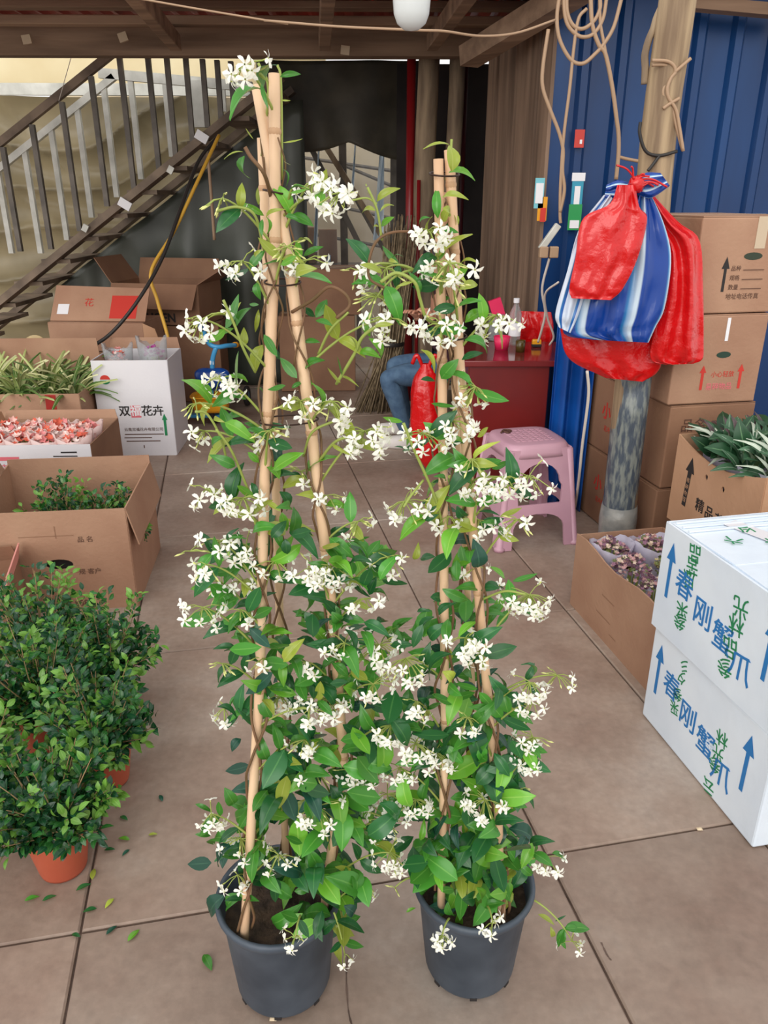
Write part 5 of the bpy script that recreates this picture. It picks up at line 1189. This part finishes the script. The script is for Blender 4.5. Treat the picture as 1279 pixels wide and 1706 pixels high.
# pink plastic stool
sc_ = Vector((0.665, 3.43, 0)); stl = thing('plastic_stool', 'pink plastic stool in front of the red-brown desk', 'stool', sc_, R(14))
hb, ht, hh = 0.195, 0.145, 0.485
def side_outline():
    arch = lambda w, z0, z1, n=10: [(w * math.cos(math.pi - math.pi * k / n), z0 + (z1 - z0) * math.sin(math.pi * k / n)) for k in range(n + 1)]
    wb_ = hb; wt = ht
    low = [(x, z) for x, z in arch(0.122, 0.10, 0.165)]
    out = [(-wb_, 0), (-0.132, 0)] + [(-0.125, 0.10)] + low[1:-1] + [(0.125, 0.10), (0.132, 0), (wb_, 0), (wt, hh - 0.02), (-wt, hh - 0.02)]
    hole = [(-0.105, 0.21), (-0.11, 0.29)] + [(x, z) for x, z in arch(0.098, 0.31, 0.40)] + [(0.11, 0.29), (0.105, 0.21)]
    return out, hole
o_, h_ = side_outline(); vs, fs = plate(o_, [h_], 0.012)
th = math.atan2(hb - ht, hh)
for k in range(4):
    Mk = Matrix.Rotation(k * math.pi / 2, 4, 'Z') @ Matrix.Translation((0, -hb, 0)) @ Matrix.Rotation(-th, 4, 'X')
    MB().add([Mk @ v for v in vs], fs).build('side_panel', STOOL, stl, bev=0.003)
    # rounded corner leg
    a = Matrix.Rotation(k * math.pi / 2, 4, 'Z') @ Vector((hb - 0.008, -hb + 0.008, 0)); b = Matrix.Rotation(k * math.pi / 2, 4, 'Z') @ Vector((ht - 0.005, -ht + 0.005, hh - 0.03))
    MB().tube([a, a + Vector((0, 0, 0.012)), a.lerp(b, 0.04), a.lerp(b, .5), b], [0.026, 0.026, 0.018, 0.017, 0.02], 12).build('leg', STOOL, stl, smooth=True)
def rr(u, v, z0=0):
    a = 2 * math.pi * u; n = 5.0; c, s = math.cos(a), math.sin(a); k = (abs(c) ** n + abs(s) ** n) ** (-1 / n)
    prof = [(0.0, hh), (0.8, hh), (0.95, hh - 0.004), (1.02, hh - 0.018), (1.06, hh - 0.06), (1.05, hh - 0.06)]
    f = v * (len(prof) - 1); i = min(int(f), len(prof) - 2); r0, z = [prof[i][q] + (prof[i + 1][q] - prof[i][q]) * (f - i) for q in (0, 1)]
    return Vector((c * k * r0 * (ht + 0.008), s * k * r0 * (ht + 0.008), z))
MB().grid(rr, 48, 10, True).build('seat', STOOL, stl, smooth=True)
for i in range(-3, 4):
    for j in range(-3, 4): MB().box((i * 0.028, j * 0.028, hh + 0.001), (0.019, 0.019, 0.004)).build('seat_stud', STOOL, stl, bev=0.002)
props(MB().tube(catmull([sc_ + Vector((-0.12, 0.02, 0.492)), sc_ + Vector((-0.1, 0.06, 0.492)), sc_ + Vector((-0.07, 0.05, 0.492)), sc_ + Vector((-0.09, 0.02, 0.492)), sc_ + Vector((-0.11, 0.045, 0.492))], 5), 0.005, 6).build('rubber_band', INKN, None, smooth=True), 'brown rubber band lying on the pink stool', 'band')

# desk
dk = thing('desk', 'red-brown desk with glossy top behind the pink stool', 'desk', (0.72, 4.1, 0))
MB().box((0.7, 4.11, 0.735), (0.60, 0.56, 0.03)).build('desk_top', DESKT, dk, world=True, bev=0.004)
MB().box((0.63, 3.86, 0.36), (0.40, 0.02, 0.72)).build('front_panel', DESK, dk, world=True)
MB().box((0.435, 4.11, 0.36), (0.02, 0.5, 0.72)).build('side_panel', DESK, dk, world=True)
MB().box((0.825, 4.11, 0.36), (0.02, 0.5, 0.72)).build('side_panel', DESK, dk, world=True)
# things on the desk
def on_desk(px, py): return G(px, py, 0.7505)
p = on_desk(858, 577); t = thing('water_bottle', 'clear plastic water bottle with white cap on the desk', 'bottle', p + Vector((0, 0.05, 0)))
MB().lathe([(0.001, 0.002), (0.03, 0.0), (0.033, 0.01), (0.033, 0.08), (0.03, 0.09), (0.033, 0.1), (0.033, 0.17), (0.014, 0.215), (0.013, 0.23)], 18).build('body', BOTTLE, t, smooth=True)
MB().lathe([(0.016, 0.226), (0.016, 0.25), (0.0, 0.25)], 14).build('cap', PAPER, t); MB().lathe([(0.0335, 0.05), (0.0335, 0.12)], 18).build('bottle_label', PAPER, t, smooth=True)
p = on_desk(835, 582); t = thing('pen_cup', 'magenta plastic cup beside the water bottle on the desk', 'cup', p)
MB().lathe([(0.001, 0.002), (0.035, 0.0), (0.045, 0.07), (0.042, 0.07), (0.033, 0.006)], 16).build('cup', PINK, t, smooth=True); MB().box((0.0, 0.0, 0.05), (0.06, 0.05, 0.015)).build('handle', PINK, t)
p = on_desk(828, 570); t = thing('clear_jar', 'clear jar holding a magenta box on the desk', 'jar', p + Vector((0, 0.07, 0)))
MB().lathe([(0.001, 0.002), (0.042, 0.0), (0.048, 0.15), (0.045, 0.15), (0.04, 0.005)], 16).build('jar_body', BOTTLE, t, smooth=True); MB().box((0, 0, 0.17), (0.07, 0.03, 0.12), Matrix.Rotation(-0.35, 4, 'Y')).build('box_inside', PINK, t)
t = thing('red_bag', 'crumpled red bag standing at the back of the desk', 'bag', on_desk(890, 572) + Vector((0, 0.1, 0)))
sheet_bag(t, 'pouch', REDBAG, [(862, 518), (858, 540), (862, 575)], [(918, 520), (922, 545), (918, 576)], on_desk(890, 572).y + 0.1, 0.012, 0.05, 4, 9, 12)
MB().tube(catmull([on_desk(885, 560) + Vector((0.0, 0.02, 0.1)), on_desk(880, 560) + Vector((-0.02, 0, 0.03)), on_desk(892, 560) + Vector((0.02, 0, 0.02)), on_desk(900, 560) + Vector((0.03, 0.02, 0.09))], 8), 0.004, 7).build('cord_handle', CABLEW, t, smooth=True, world=True)
p = on_desk(893, 578); t = thing('tape_measure', 'yellow and black tape measure lying on the desk', 'tape measure', p)
MB().box((0, 0, 0.022), (0.05, 0.03, 0.04)).build('case', YELLOWP, t, bev=0.008); MB().box((0, -0.002, 0.009), (0.052, 0.034, 0.016)).build('grip', INK, t, bev=0.004)
p = on_desk(866, 586); props(MB().lathe([(0.001, 0.002), (0.024, 0.0), (0.026, 0.06), (0.023, 0.06), (0.02, 0.01)], 14, p).build('glass_cup', mat('amber_glass', (110, 90, 40), rough=0.15, trans=0.5), None, smooth=True), 'small amber glass between the cup and the tape measure', 'glass')
# items on the wooden and blue wall
p = A(915, 395, 3.75); t = thing('power_strip', 'grey power strip with plug hanging on cables by the wooden wall', 'power strip', p)
MB().box(p, (0.03, 0.03, 0.13), Matrix.Rotation(0.6, 4, 'Y')).build('strip', STEEL, t, world=True, bev=0.004)
for k, px in enumerate((905, 922)): MB().box(A(px, 420, 3.74), (0.04, 0.04, 0.05)).build('plug', CABLE, t, world=True, bev=0.005)
wire('white_cable', 'white cable looping from the power strip down to the desk', [A(915, 430, 3.75), A(903, 480, 3.8), A(908, 520, 3.85), A(902, 550, 3.9), A(896, 570, 3.95)], 0.006, CABLEW)
wire('white_cable', 'thin white cable curling from the striped bag to the desk edge', [A(930, 470, 3.6), A(908, 490, 3.7), A(912, 530, 3.8), A(922, 560, 3.85), A(915, 575, 3.9)], 0.005, CABLEW)
wire('white_cable', 'long white cable hanging from the red bag to the floor beside the cartons', [A(978, 618, 2.96), A(980, 660, 3.0), A(970, 740, 3.1), A(965, 790, 3.2), A(960, 830, 3.4), G(957, 850) + Vector((0, 0, 0.01))], 0.006, CABLEW)
def flat_card(name, label, px, py, w, h, Y, m, cat='sticker', rot=0.0, layers=()):
    t = thing(name, label, cat, A(px, py, Y)); c = A(px, py, Y)
    MB().box(c, (w, 0.004, h), Matrix.Rotation(rot, 4, 'Y')).build('card', m, t, world=True)
    for (dx, dz, w2, h2, m2) in layers: MB().box(c + Vector((dx, -0.004, dz)), (w2, 0.003, h2)).build('print_patch', m2, t, world=True)
    return t
flat_card('payment_card', 'pale cyan payment card stuck on the wooden wall', 898, 322, 0.05, 0.15, 4.44, CYAN, layers=((0, 0, 0.04, 0.1, PAPER),))
flat_card('red_tag', 'small red tag stuck on the blue wall', 965, 231, 0.05, 0.085, 4.44, mat('tag_red', (200, 60, 50), rough=0.5), layers=((0.008, -0.015, 0.012, 0.02, PAPER),))
flat_card('payment_card', 'cyan payment card hanging on the blue wall beside the cable', 961, 322, 0.06, 0.19, 4.44, mat('card_teal', (50, 150, 180), rough=0.4), layers=((0, 0.08, 0.07, 0.04, PAPER), (0, -0.01, 0.03, 0.09, PAPER)))
flat_card('green_card', 'green card with white square low on the blue wall', 957, 362, 0.07, 0.13, 4.43, mat('card_green', (40, 150, 80), rough=0.4), layers=((0, -0.035, 0.05, 0.04, PAPER),))
flat_card('yellow_tag', 'yellow and red tag under the payment card on the wooden wall', 903, 348, 0.05, 0.12, 4.44, YELLOWP, layers=((0.005, -0.03, 0.03, 0.07, mat('tag_scarlet', (206, 50, 36), rough=0.5)),))
# blue plastic curtain between desk and cartons
pl = A(935, 700, 3.78)
def cu(u, v):
    x = 0.84 + 0.17 * u; return Vector((x, 3.78 + 0.03 * math.sin(u * 16) - 0.1 * u, 0.002 + 0.95 * v))
props(MB().grid(cu, 40, 8).build('blue_curtain', mat('blue_plastic', (24, 90, 176), (14, 60, 130), 3, 0.3), None, smooth=True, solid=0.002), 'blue plastic curtain hanging between the desk and the carton stack', 'curtain')
# white streaks of old paint/film on wooden wall
# red bag on the floor by the person
rb_ = G(715, 795); t = thing('red_bag', 'tall full red plastic bag on the floor beside the seated person', 'bag', rb_ + Vector((0, 0.1, 0)))
yb = rb_.y + 0.1
def rbf(u, v):
    a = 2 * math.pi * u; z = 0.64 * (1 - v)
    r = [0.02, 0.07, 0.085, 0.092, 0.1, 0.102, 0.094, 0.06, 0.001]; f = v * 8; i = min(int(f), 7); q = r[i] + (r[i + 1] - r[i]) * (f - i)
    q *= 1 + 0.12 * noise.noise(Vector((math.cos(a) * 3, math.sin(a) * 3, z * 5))) + 0.05 * math.sin(a * 6 + z * 8) * (1 - v)
    return Vector((rb_.x + q * math.cos(a) - 0.03 * (1 - v), yb + q * 0.8 * math.sin(a), z + 0.001))
MB().grid(rbf, 40, 28, True).build('pouch', REDBAG, t, smooth=True, world=True)
for s in (-1, 1):
    MB().tube(catmull([Vector((rb_.x - 0.03 + s * 0.015, yb, 0.62)), Vector((rb_.x - 0.03 + s * 0.05, yb - 0.01, 0.69)), Vector((rb_.x - 0.03 + s * 0.075, yb, 0.64))], 6), 0.011, 7).build('handle', REDBAG, t, smooth=True, world=True)

# ================================================================== seated person (mostly behind the right climber)
def person():
    Y0 = 4.95; yb2 = 4.95
    hip = Vector((0.40, Y0, 0.50)); 
    t = thing('person', 'seated person in dark top, blue jeans and white shoes behind the right climber', 'person', (0.40, Y0, 0))
    me = bpy.data.meshes.new('body'); bm = bmesh.new(); sl = bm.verts.layers.skin.verify()
    def v(p, r): 
        x = bm.verts.new(Vector(p)); x[sl].radius = (r, r * 0.95) if not isinstance(r, tuple) else r; return x
    def chain(root, L):
        prev = root; out = []
        for p, r in L:
            n = v(p, r); bm.edges.new((prev, n)); prev = n; out.append(n)
        return out
    root = v(hip, 0.13); root[sl].use_root = True
    torso = chain(root, [((0.42, Y0, 0.64), 0.125), ((0.405, Y0, 0.80), 0.135), ((0.375, Y0, 0.93), 0.12), ((0.35, Y0, 1.0), 0.06), ((0.335, Y0, 1.05), 0.05), ((0.32, Y0 - .005, 1.11), 0.078), ((0.315, Y0 - .005, 1.19), 0.085), ((0.325, Y0, 1.25), 0.06)])
    legs = []
    for s, knee, ank, toe in ((-1, (0.01, Y0 - 0.22, 0.475), (0.15, Y0 - 0.15, 0.09), (0.06, Y0 - 0.17, 0.045)), (1, (0.05, Y0 + 0.06, 0.50), (0.16, Y0 + 0.16, 0.1), (0.05, Y0 + 0.17, 0.05))):
        hp = hip + Vector((-0.03, s * 0.09, -0.02)); kn_ = Vector(knee); an = Vector(ank)
        legs.append(chain(root, [(hp, 0.098), (hp.lerp(kn_, 0.5), 0.088), (kn_, 0.066), (kn_.lerp(an, 0.3) + Vector((0.012, 0, 0)), 0.064), (kn_.lerp(an, 0.7), 0.052), (an, 0.045)]))
    for s, el, wr_ in ((-1, (0.40, Y0 - 0.26, 0.69), (0.30, Y0 - 0.17, 0.80)), (1, (0.36, Y0 + 0.24, 0.70), (0.22, Y0 + 0.06, 0.80))):
        sh = Vector((0.375, Y0 + s * 0.16, 0.93)); e = Vector(el); w = Vector(wr_)
        ar = chain(torso[2], [(sh, 0.062), (sh.lerp(e, .5), 0.055), (e, 0.045), (e.lerp(w, .5), 0.04), (w, 0.028)])
        d = (w - e).normalized(); palm = w + d * 0.05 + Vector((0, 0, 0.01)); pv = chain(ar[-1], [(palm, (0.034, 0.02))])[0]
        up = Vector((0, 0, 1)); sd = d.cross(up).normalized()
        for k in range(4):
            o = sd * (0.022 * (k - 1.5)); L = [0.062, 0.074, 0.07, 0.055][k]
            chain(pv, [(palm + d * 0.03 + o, 0.0095), (palm + d * (0.03 + L * .5) + o * 1.1 + Vector((0, 0, -0.008)), 0.0085), (palm + d * (0.03 + L * .8) + o * 1.1 + Vector((0, 0, -0.03)), 0.007)])
        chain(ar[-1], [(w + d * 0.03 - sd * s * 0.03, 0.011), (w + d * 0.065 - sd * s * 0.045 + Vector((0, 0, .004)), 0.009)])
    HP = [(Vector((0.30, Y0 - 0.17, 0.80)), (Vector((0.30, Y0 - 0.17, 0.80)) - Vector((0.40, Y0 - 0.26, 0.69))).normalized()), (Vector((0.22, Y0 + 0.06, 0.80)), (Vector((0.22, Y0 + 0.06, 0.80)) - Vector((0.36, Y0 + 0.24, 0.70))).normalized())]
    bm.to_mesh(me); bm.free()
    o = bpy.data.objects.new('body', me); COL.objects.link(o)
    m1 = o.modifiers.new('skin', 'SKIN'); m1.use_smooth_shade = True; m2 = o.modifiers.new('sub', 'SUBSURF'); m2.levels = 2
    dg = bpy.context.evaluated_depsgraph_get(); em = bpy.data.meshes.new_from_object(o.evaluated_get(dg)); bpy.data.objects.remove(o)
    em.materials.clear()
    for m in (SKIN, JEANS, TOP): em.materials.append(m)
    for p in em.polygons:
        c = p.center
        hand = any((c - w).length < 0.17 and (c - w).dot(d) > 0 for w, d in HP) and c.x < 0.33
        if hand or c.z > 1.005: p.material_index = 0
        elif c.z < 0.60 and not (c.z > 0.55 and c.x > 0.33): p.material_index = 1
        else: p.material_index = 2
        p.use_smooth = True
    em.transform(WM[t.name].inverted())
    inst('body', em, t, WM[t.name].copy())
    hc = Vector((0.335, Y0, 1.185))
    def hf(u, v):
        a = 2 * math.pi * u; b = math.pi * v * 0.62; q = Vector((math.sin(b) * math.cos(a), math.sin(b) * math.sin(a), math.cos(b)))
        return hc + Vector((q.x * 0.115, q.y * 0.1, q.z * 0.105)) * (1 + 0.05 * noise.noise(q * 5)) + Vector((0.02, 0, 0.005))
    MB().grid(hf, 24, 12, True).build('hair', HAIR, t, smooth=True, world=True)
    MB().tube([hc + Vector((0.09, 0, -0.02)), hc + Vector((0.13, 0, -0.08)), hc + Vector((0.12, 0, -0.18))], [0.03, 0.035, 0.012], 10).build('ponytail', HAIR, t, smooth=True, world=True)
    # face: nose, eyes, mouth, ears (facing left)
    fx = Vector((0.232, Y0 - 0.005, 1.165))
    MB().tube([fx + Vector((0.006, 0, 0.02)), fx + Vector((-0.008, 0, -0.012)), fx + Vector((0.004, 0, -0.018))], [0.006, 0.012, 0.006], 8).build('nose', SKIN, t, smooth=True, world=True)
    for s in (-1, 1):
        MB().box(fx + Vector((0.008, s * 0.03, 0.022)), (0.006, 0.022, 0.008)).build('eye', INK, t, world=True)
        MB().tube([fx + Vector((0.09, s * 0.083, 0.02)), fx + Vector((0.095, s * 0.09, 0)), fx + Vector((0.09, s * 0.083, -0.025))], [0.008, 0.014, 0.007], 8).build('ear', SKIN, t, smooth=True, world=True)
    MB().box(fx + Vector((0.008, 0, -0.042)), (0.008, 0.04, 0.008)).build('mouth', mat('lips', (170, 90, 84), rough=0.5), t, world=True)
    for (x, y) in ((0.105, Y0 - 0.165), (0.105, Y0 + 0.165)):
        def sf(u, v):
            a = 2 * math.pi * u; L = 0.13; xx = x + 0.0 + L * (v - 0.5) * 2
            w = 0.045 * math.sin(math.pi * min(0.98, max(0.02, v))) ** 0.45; hgt = 0.035 + 0.03 * v
            return Vector((xx, y + w * math.cos(a), max(0.001, 0.035 + hgt * math.sin(a) * (1 if math.sin(a) > 0 else 1.2)) * (1 if v < 0.98 else 0.9)))
        MB().grid(sf, 20, 14, True).build('shoe', SHOE, t, smooth=True, world=True)
    s = thing('low_stool', 'small dark wooden stool under the seated person', 'stool', (0.42, Y0, 0))
    MB().box((0, 0, 0.385), (0.28, 0.26, 0.03)).build('seat', RUST, s, bev=0.004)
    for x in (-0.11, 0.11):
        for y in (-0.1, 0.1): MB().box((x, y, 0.185), (0.035, 0.035, 0.37)).build('leg', RUST, s)
person()

# ================================================================== brooms, trike, hose
rnd = random.Random(9)
bx = A(655, 560, 5.7); br_ = thing('dry_brush_bundle', 'tall bundle of dry brushwood flaring at the floor left of the person', 'bundle', (bx.x, 5.7, 0))
for g in range(5):
    mb = MB()
    for k in range(26):
        a = rnd.uniform(0, 6.28); r0 = rnd.uniform(0, 0.17); r1 = rnd.uniform(0, 0.1)
        p0 = Vector((r0 * math.cos(a) - 0.1 - 0.08 * rnd.random(), r0 * math.sin(a) * 0.6, 0.004)); p1 = Vector((r1 * math.cos(a) - 0.02, r1 * math.sin(a) * 0.6, 0.5)); p2 = Vector((r1 * 1.2 * math.cos(a) + 0.05, r1 * math.sin(a), rnd.uniform(1.0, 1.4)))
        mb.tube([p0, p1, p2], [0.004, 0.006, 0.005], 4)
    o = mb.build('twigs', STRAW, br_, smooth=True); o['kind'] = 'stuff'
MB().lathe([(0.1, 0.5), (0.104, 0.515), (0.1, 0.53)], 18, (-0.02, 0, 0)).build('binding', CABLEK, br_, smooth=True)
# child's tricycle
tr = thing('tricycle', 'blue and yellow toddler tricycle behind the left climber', 'tricycle', G(355, 716) + Vector((0, 0.15, 0)))
Yt = WM[tr.name].translation.y
def T(px, py, dy=0.0): return A(px, py, Yt + dy)
hb_ = [T(338, 548, -0.05), T(348, 572, 0), T(362, 578, 0), T(378, 576, 0.05), T(392, 575, 0.14)]
MB().tube(catmull(hb_, 6), 0.016, 8).build('handlebar', TRIKEL, tr, smooth=True, world=True)
MB().tube(catmull([T(360, 578), T(354, 600), T(354, 632), T(352, 660), T(350, 690)], 5), 0.017, 8).build('steering_column', TRIKEL, tr, smooth=True, world=True)
MB().box(T(353, 604), (0.03, 0.03, 0.03)).build('clamp', PAPER, tr, world=True, bev=0.005)
for k, px in enumerate((338, 390)): MB().tube([T(px, 548 if k == 0 else 575, -0.05 if k == 0 else 0.14), T(px - 5 if k == 0 else px + 5, 541 if k == 0 else 574, -0.08 if k == 0 else 0.2)], 0.021, 8).build('grip', TRIKEB if k == 0 else YELLOWP, tr, smooth=True, world=True)
def shield(u, v):
    a = 2 * math.pi * u; c = T(354, 632, -0.02); b = math.pi * v
    return c + Vector((0.125 * math.sin(b) * math.cos(a), 0.06 * math.sin(b) * math.sin(a), 0.075 * math.cos(b) - 0.03 * abs(math.cos(a)) * math.sin(b) * (-1)))
MB().grid(shield, 24, 12, True).build('front_shield', TRIKEB, tr, smooth=True, world=True)
c = T(352, 672, -0.04)
def bask(u, v):
    a = 2 * math.pi * u; n = 4; cc, s = math.cos(a), math.sin(a); k = (abs(cc) ** n + abs(s) ** n) ** (-1 / n)
    pr = [(0.0, -0.05), (0.8, -0.05), (0.95, -0.03), (1.0, 0.05), (1.1, 0.055), (1.1, 0.065), (0.95, 0.065), (0.9, -0.03), (0.0, -0.035)]
    f = v * 8; i = min(int(f), 7); r0, z = [pr[i][q] + (pr[i + 1][q] - pr[i][q]) * (f - i) for q in (0, 1)]
    return c + Vector((cc * k * r0 * 0.125, s * k * r0 * 0.1, z))
MB().grid(bask, 32, 16, True).build('basket', YELLOWP, tr, smooth=True, world=True)
c2 = T(352, 692, 0.0)
MB().box(c2, (0.34, 0.06, 0.025)).build('foot_bar', TRIKEL, tr, world=True, bev=0.006)
MB().tube([c2 + Vector((0, 0.02, 0.0)), c2 + Vector((0.0, 0.4, 0.06)), c2 + Vector((0, 0.55, 0.0))], 0.018, 8).build('frame', TRIKEB, tr, smooth=True, world=True)
MB().box(c2 + Vector((0, 0.4, 0.1)), (0.2, 0.22, 0.05)).build('seat', TRIKEB, tr, world=True, bev=0.015)
gz = c2.z
for (dx, dy, r) in ((0.02, 0.0, 0.09), (-0.17, 0.52, 0.08), (0.17, 0.52, 0.08)):
    w = Vector((c2.x + dx, c2.y + dy, r + 0.001))
    ring = [w + Vector((0, (r - 0.022) * math.cos(a), (r - 0.022) * math.sin(a))) for a in [2 * math.pi * k / 20 for k in range(21)]]
    wh = MB().tube(ring, 0.021, 8, False).build('wheel', INK, tr, smooth=True, world=True)
    MB().tube([w - Vector((0.012, 0, 0)), w + Vector((0.012, 0, 0))], r - 0.03, 14).build('hub', TRIKEL, wh, world=True)
wire('black_hose', 'black hose hanging from the stairs down to the cartons', [A(362, 228, 5.8), A(330, 270, 5.7), A(300, 350, 5.5), A(270, 430, 5.3), A(230, 500, 5.1), A(185, 555, 5.0), A(140, 585, 4.9)], 0.012, CABLEK, 'hose')
wire('yellow_rope', 'yellow rope slanting from the stairs and dropping behind the white carton', [A(365, 225, 5.75), A(330, 300, 5.6), A(290, 385, 5.45), A(252, 452, 5.3), A(262, 500, 5.25), A(278, 555, 5.2), A(284, 590, 5.15)], 0.012, CABLEY, 'rope')
wire('hanging_rod', 'thin pale rod hanging against the dark sheet under the stairs', [A(346, 255, 6.2), A(352, 330, 6.2), A(357, 400, 6.2)], 0.012, CABLE, 'rod')
props(MB().tube([A(120, 90, 5.9), A(98, 168, 5.9)], 0.0025, 4).build('thin_wire', CABLEW, None), 'thin pale wire hanging in front of the stair rail', 'wire')
props(MB().grid(lambda u, v: A(36 + 48 * u, 578 - 20 * v * (1 - (u - .45) ** 2 * 3), 5.1 + 0.05 * math.sin(u * 7)), 10, 6).build('crumpled_sheet', IVORY, None, smooth=True, solid=0.003), 'pale crumpled sheet behind the striped grass carton', 'sheet')

# ================================================================== fallen leaves and floor bits
rnd = random.Random(12)
FALL = [(690 / 3.1975, 1280 + 380 / 3.1975, 'b'), (690 / 3.1975, 1280 + 432 / 3.1975, 'k'), (555 / 3.1975, 1280 + 435 / 3.1975, 'd'), (490 / 3.1975, 1280 + 592 / 3.1975, 'y'), (605 / 3.1975, 1280 + 692 / 3.1975, 'y'), (515 / 3.1975, 1280 + 745 / 3.1975, 'd'), (565 / 3.1975, 1280 + 885 / 3.1975, 'k'),
        (680 / 3.1975, 1280 + 920 / 3.1975, 'b'), (130 / 3.1975, 1280 + 705 / 3.1975, 'g'), (225 / 3.1975, 1280 + 705 / 3.1975, 'd'), (865 / 3.1975, 1280 + 175 / 3.1975, 'k'), (1085 / 3.1975, 1280 + 990 / 3.1975, 'g'), (790 / 3.1975, 1280 + 355 / 3.1975, 'y'), (640 / 3.1975, 1280 + 255 / 3.1975, 'd'), (405 / 3.1975, 1280 + 650 / 3.1975, 'd'), (382 / 3.1975, 1280 + 882 / 3.1975, 'd')]
FLAB = ['bright green fallen leaf touching a blackish one on the concrete', 'blackish fallen leaf touching a bright green one on the concrete', 'dark fallen leaf close to the right side of the front terracotta pot',
        'yellow-green fallen leaf at the foot of the front terracotta pot', 'yellow-green fallen leaf above the dark floor stain', 'curled dark fallen leaf at the left end of the floor stain', 'lone blackish green leaf below the dark floor stain',
        'bright green fallen leaf right of the lone blackish leaf', 'mid green fallen leaf below the front terracotta pot, left of another', 'dark fallen leaf below the front terracotta pot, right of another', 'curled dark leaf furthest back on the open concrete',
        'single mid green fallen leaf on the concrete left of the left black pot', 'yellow-green fallen leaf right of the pair of touching leaves', 'small dark leaf crumb nearest the half-hidden terracotta pot', 'dark leaf scrap against the base of the front terracotta pot', 'dark leaf scrap lying where two floor joints meet']
tn = {'b': 'bright green', 'k': 'blackish green', 'd': 'dull dark', 'y': 'yellow-green', 'g': 'mid green'}
for k, (px, py, tone) in enumerate(FALL):
    p = G(px, py, 0.0035); a = rnd.uniform(0, 6.28); L = rnd.uniform(0.022, 0.034) if k != 11 else 0.045
    o = inst('fallen_leaf', LM[tone][0], None, leaf_matrix(p, p + Vector((math.cos(a), math.sin(a), 0.1)) * L, Vector((0, 0, 1))))
    props(o, FLAB[k], 'leaf', 'fallen leaves on the floor')
for k, (px, py, lab) in enumerate(((1165, 1381, 'pale petal on the floor beside the white cartons'), (455, 1697, 'pale crumb on the floor before the left black pot'))):
    p = G(px, py, 0.004); props(MB().grid(lambda u, v: p + Vector(((u - .5) * 0.014, (v - .5) * 0.01, 0.004 * math.sin(3 * u) * math.sin(3 * v))), 4, 3).build('fallen_petal', fm_('pale_scrap_%s' % 'ab'[k], (236, 214, 180)), None, smooth=True), lab, 'petal')
rnd = random.Random(2)
for pts in ([(577, 1590), (575, 1625), (580, 1660), (583, 1690), (588, 1720)], [(1002, 1570), (1012, 1590), (1018, 1600)]):
    P = catmull([G(x + rnd.uniform(-2, 2), y, 0.0006) for x, y in pts], 6)
    mb = MB()
    for i, p in enumerate(P):
        w = 0.0016 * (0.5 + rnd.random()); mb.v += [p - Vector((w, 0, 0)), p + Vector((w, 0, 0))]
    mb.f = [[2 * i, 2 * i + 1, 2 * i + 3, 2 * i + 2] for i in range(len(P) - 1)]
    mb.build('floor_crack', JOINT, floor, world=True)
print('objects', len(bpy.data.objects))
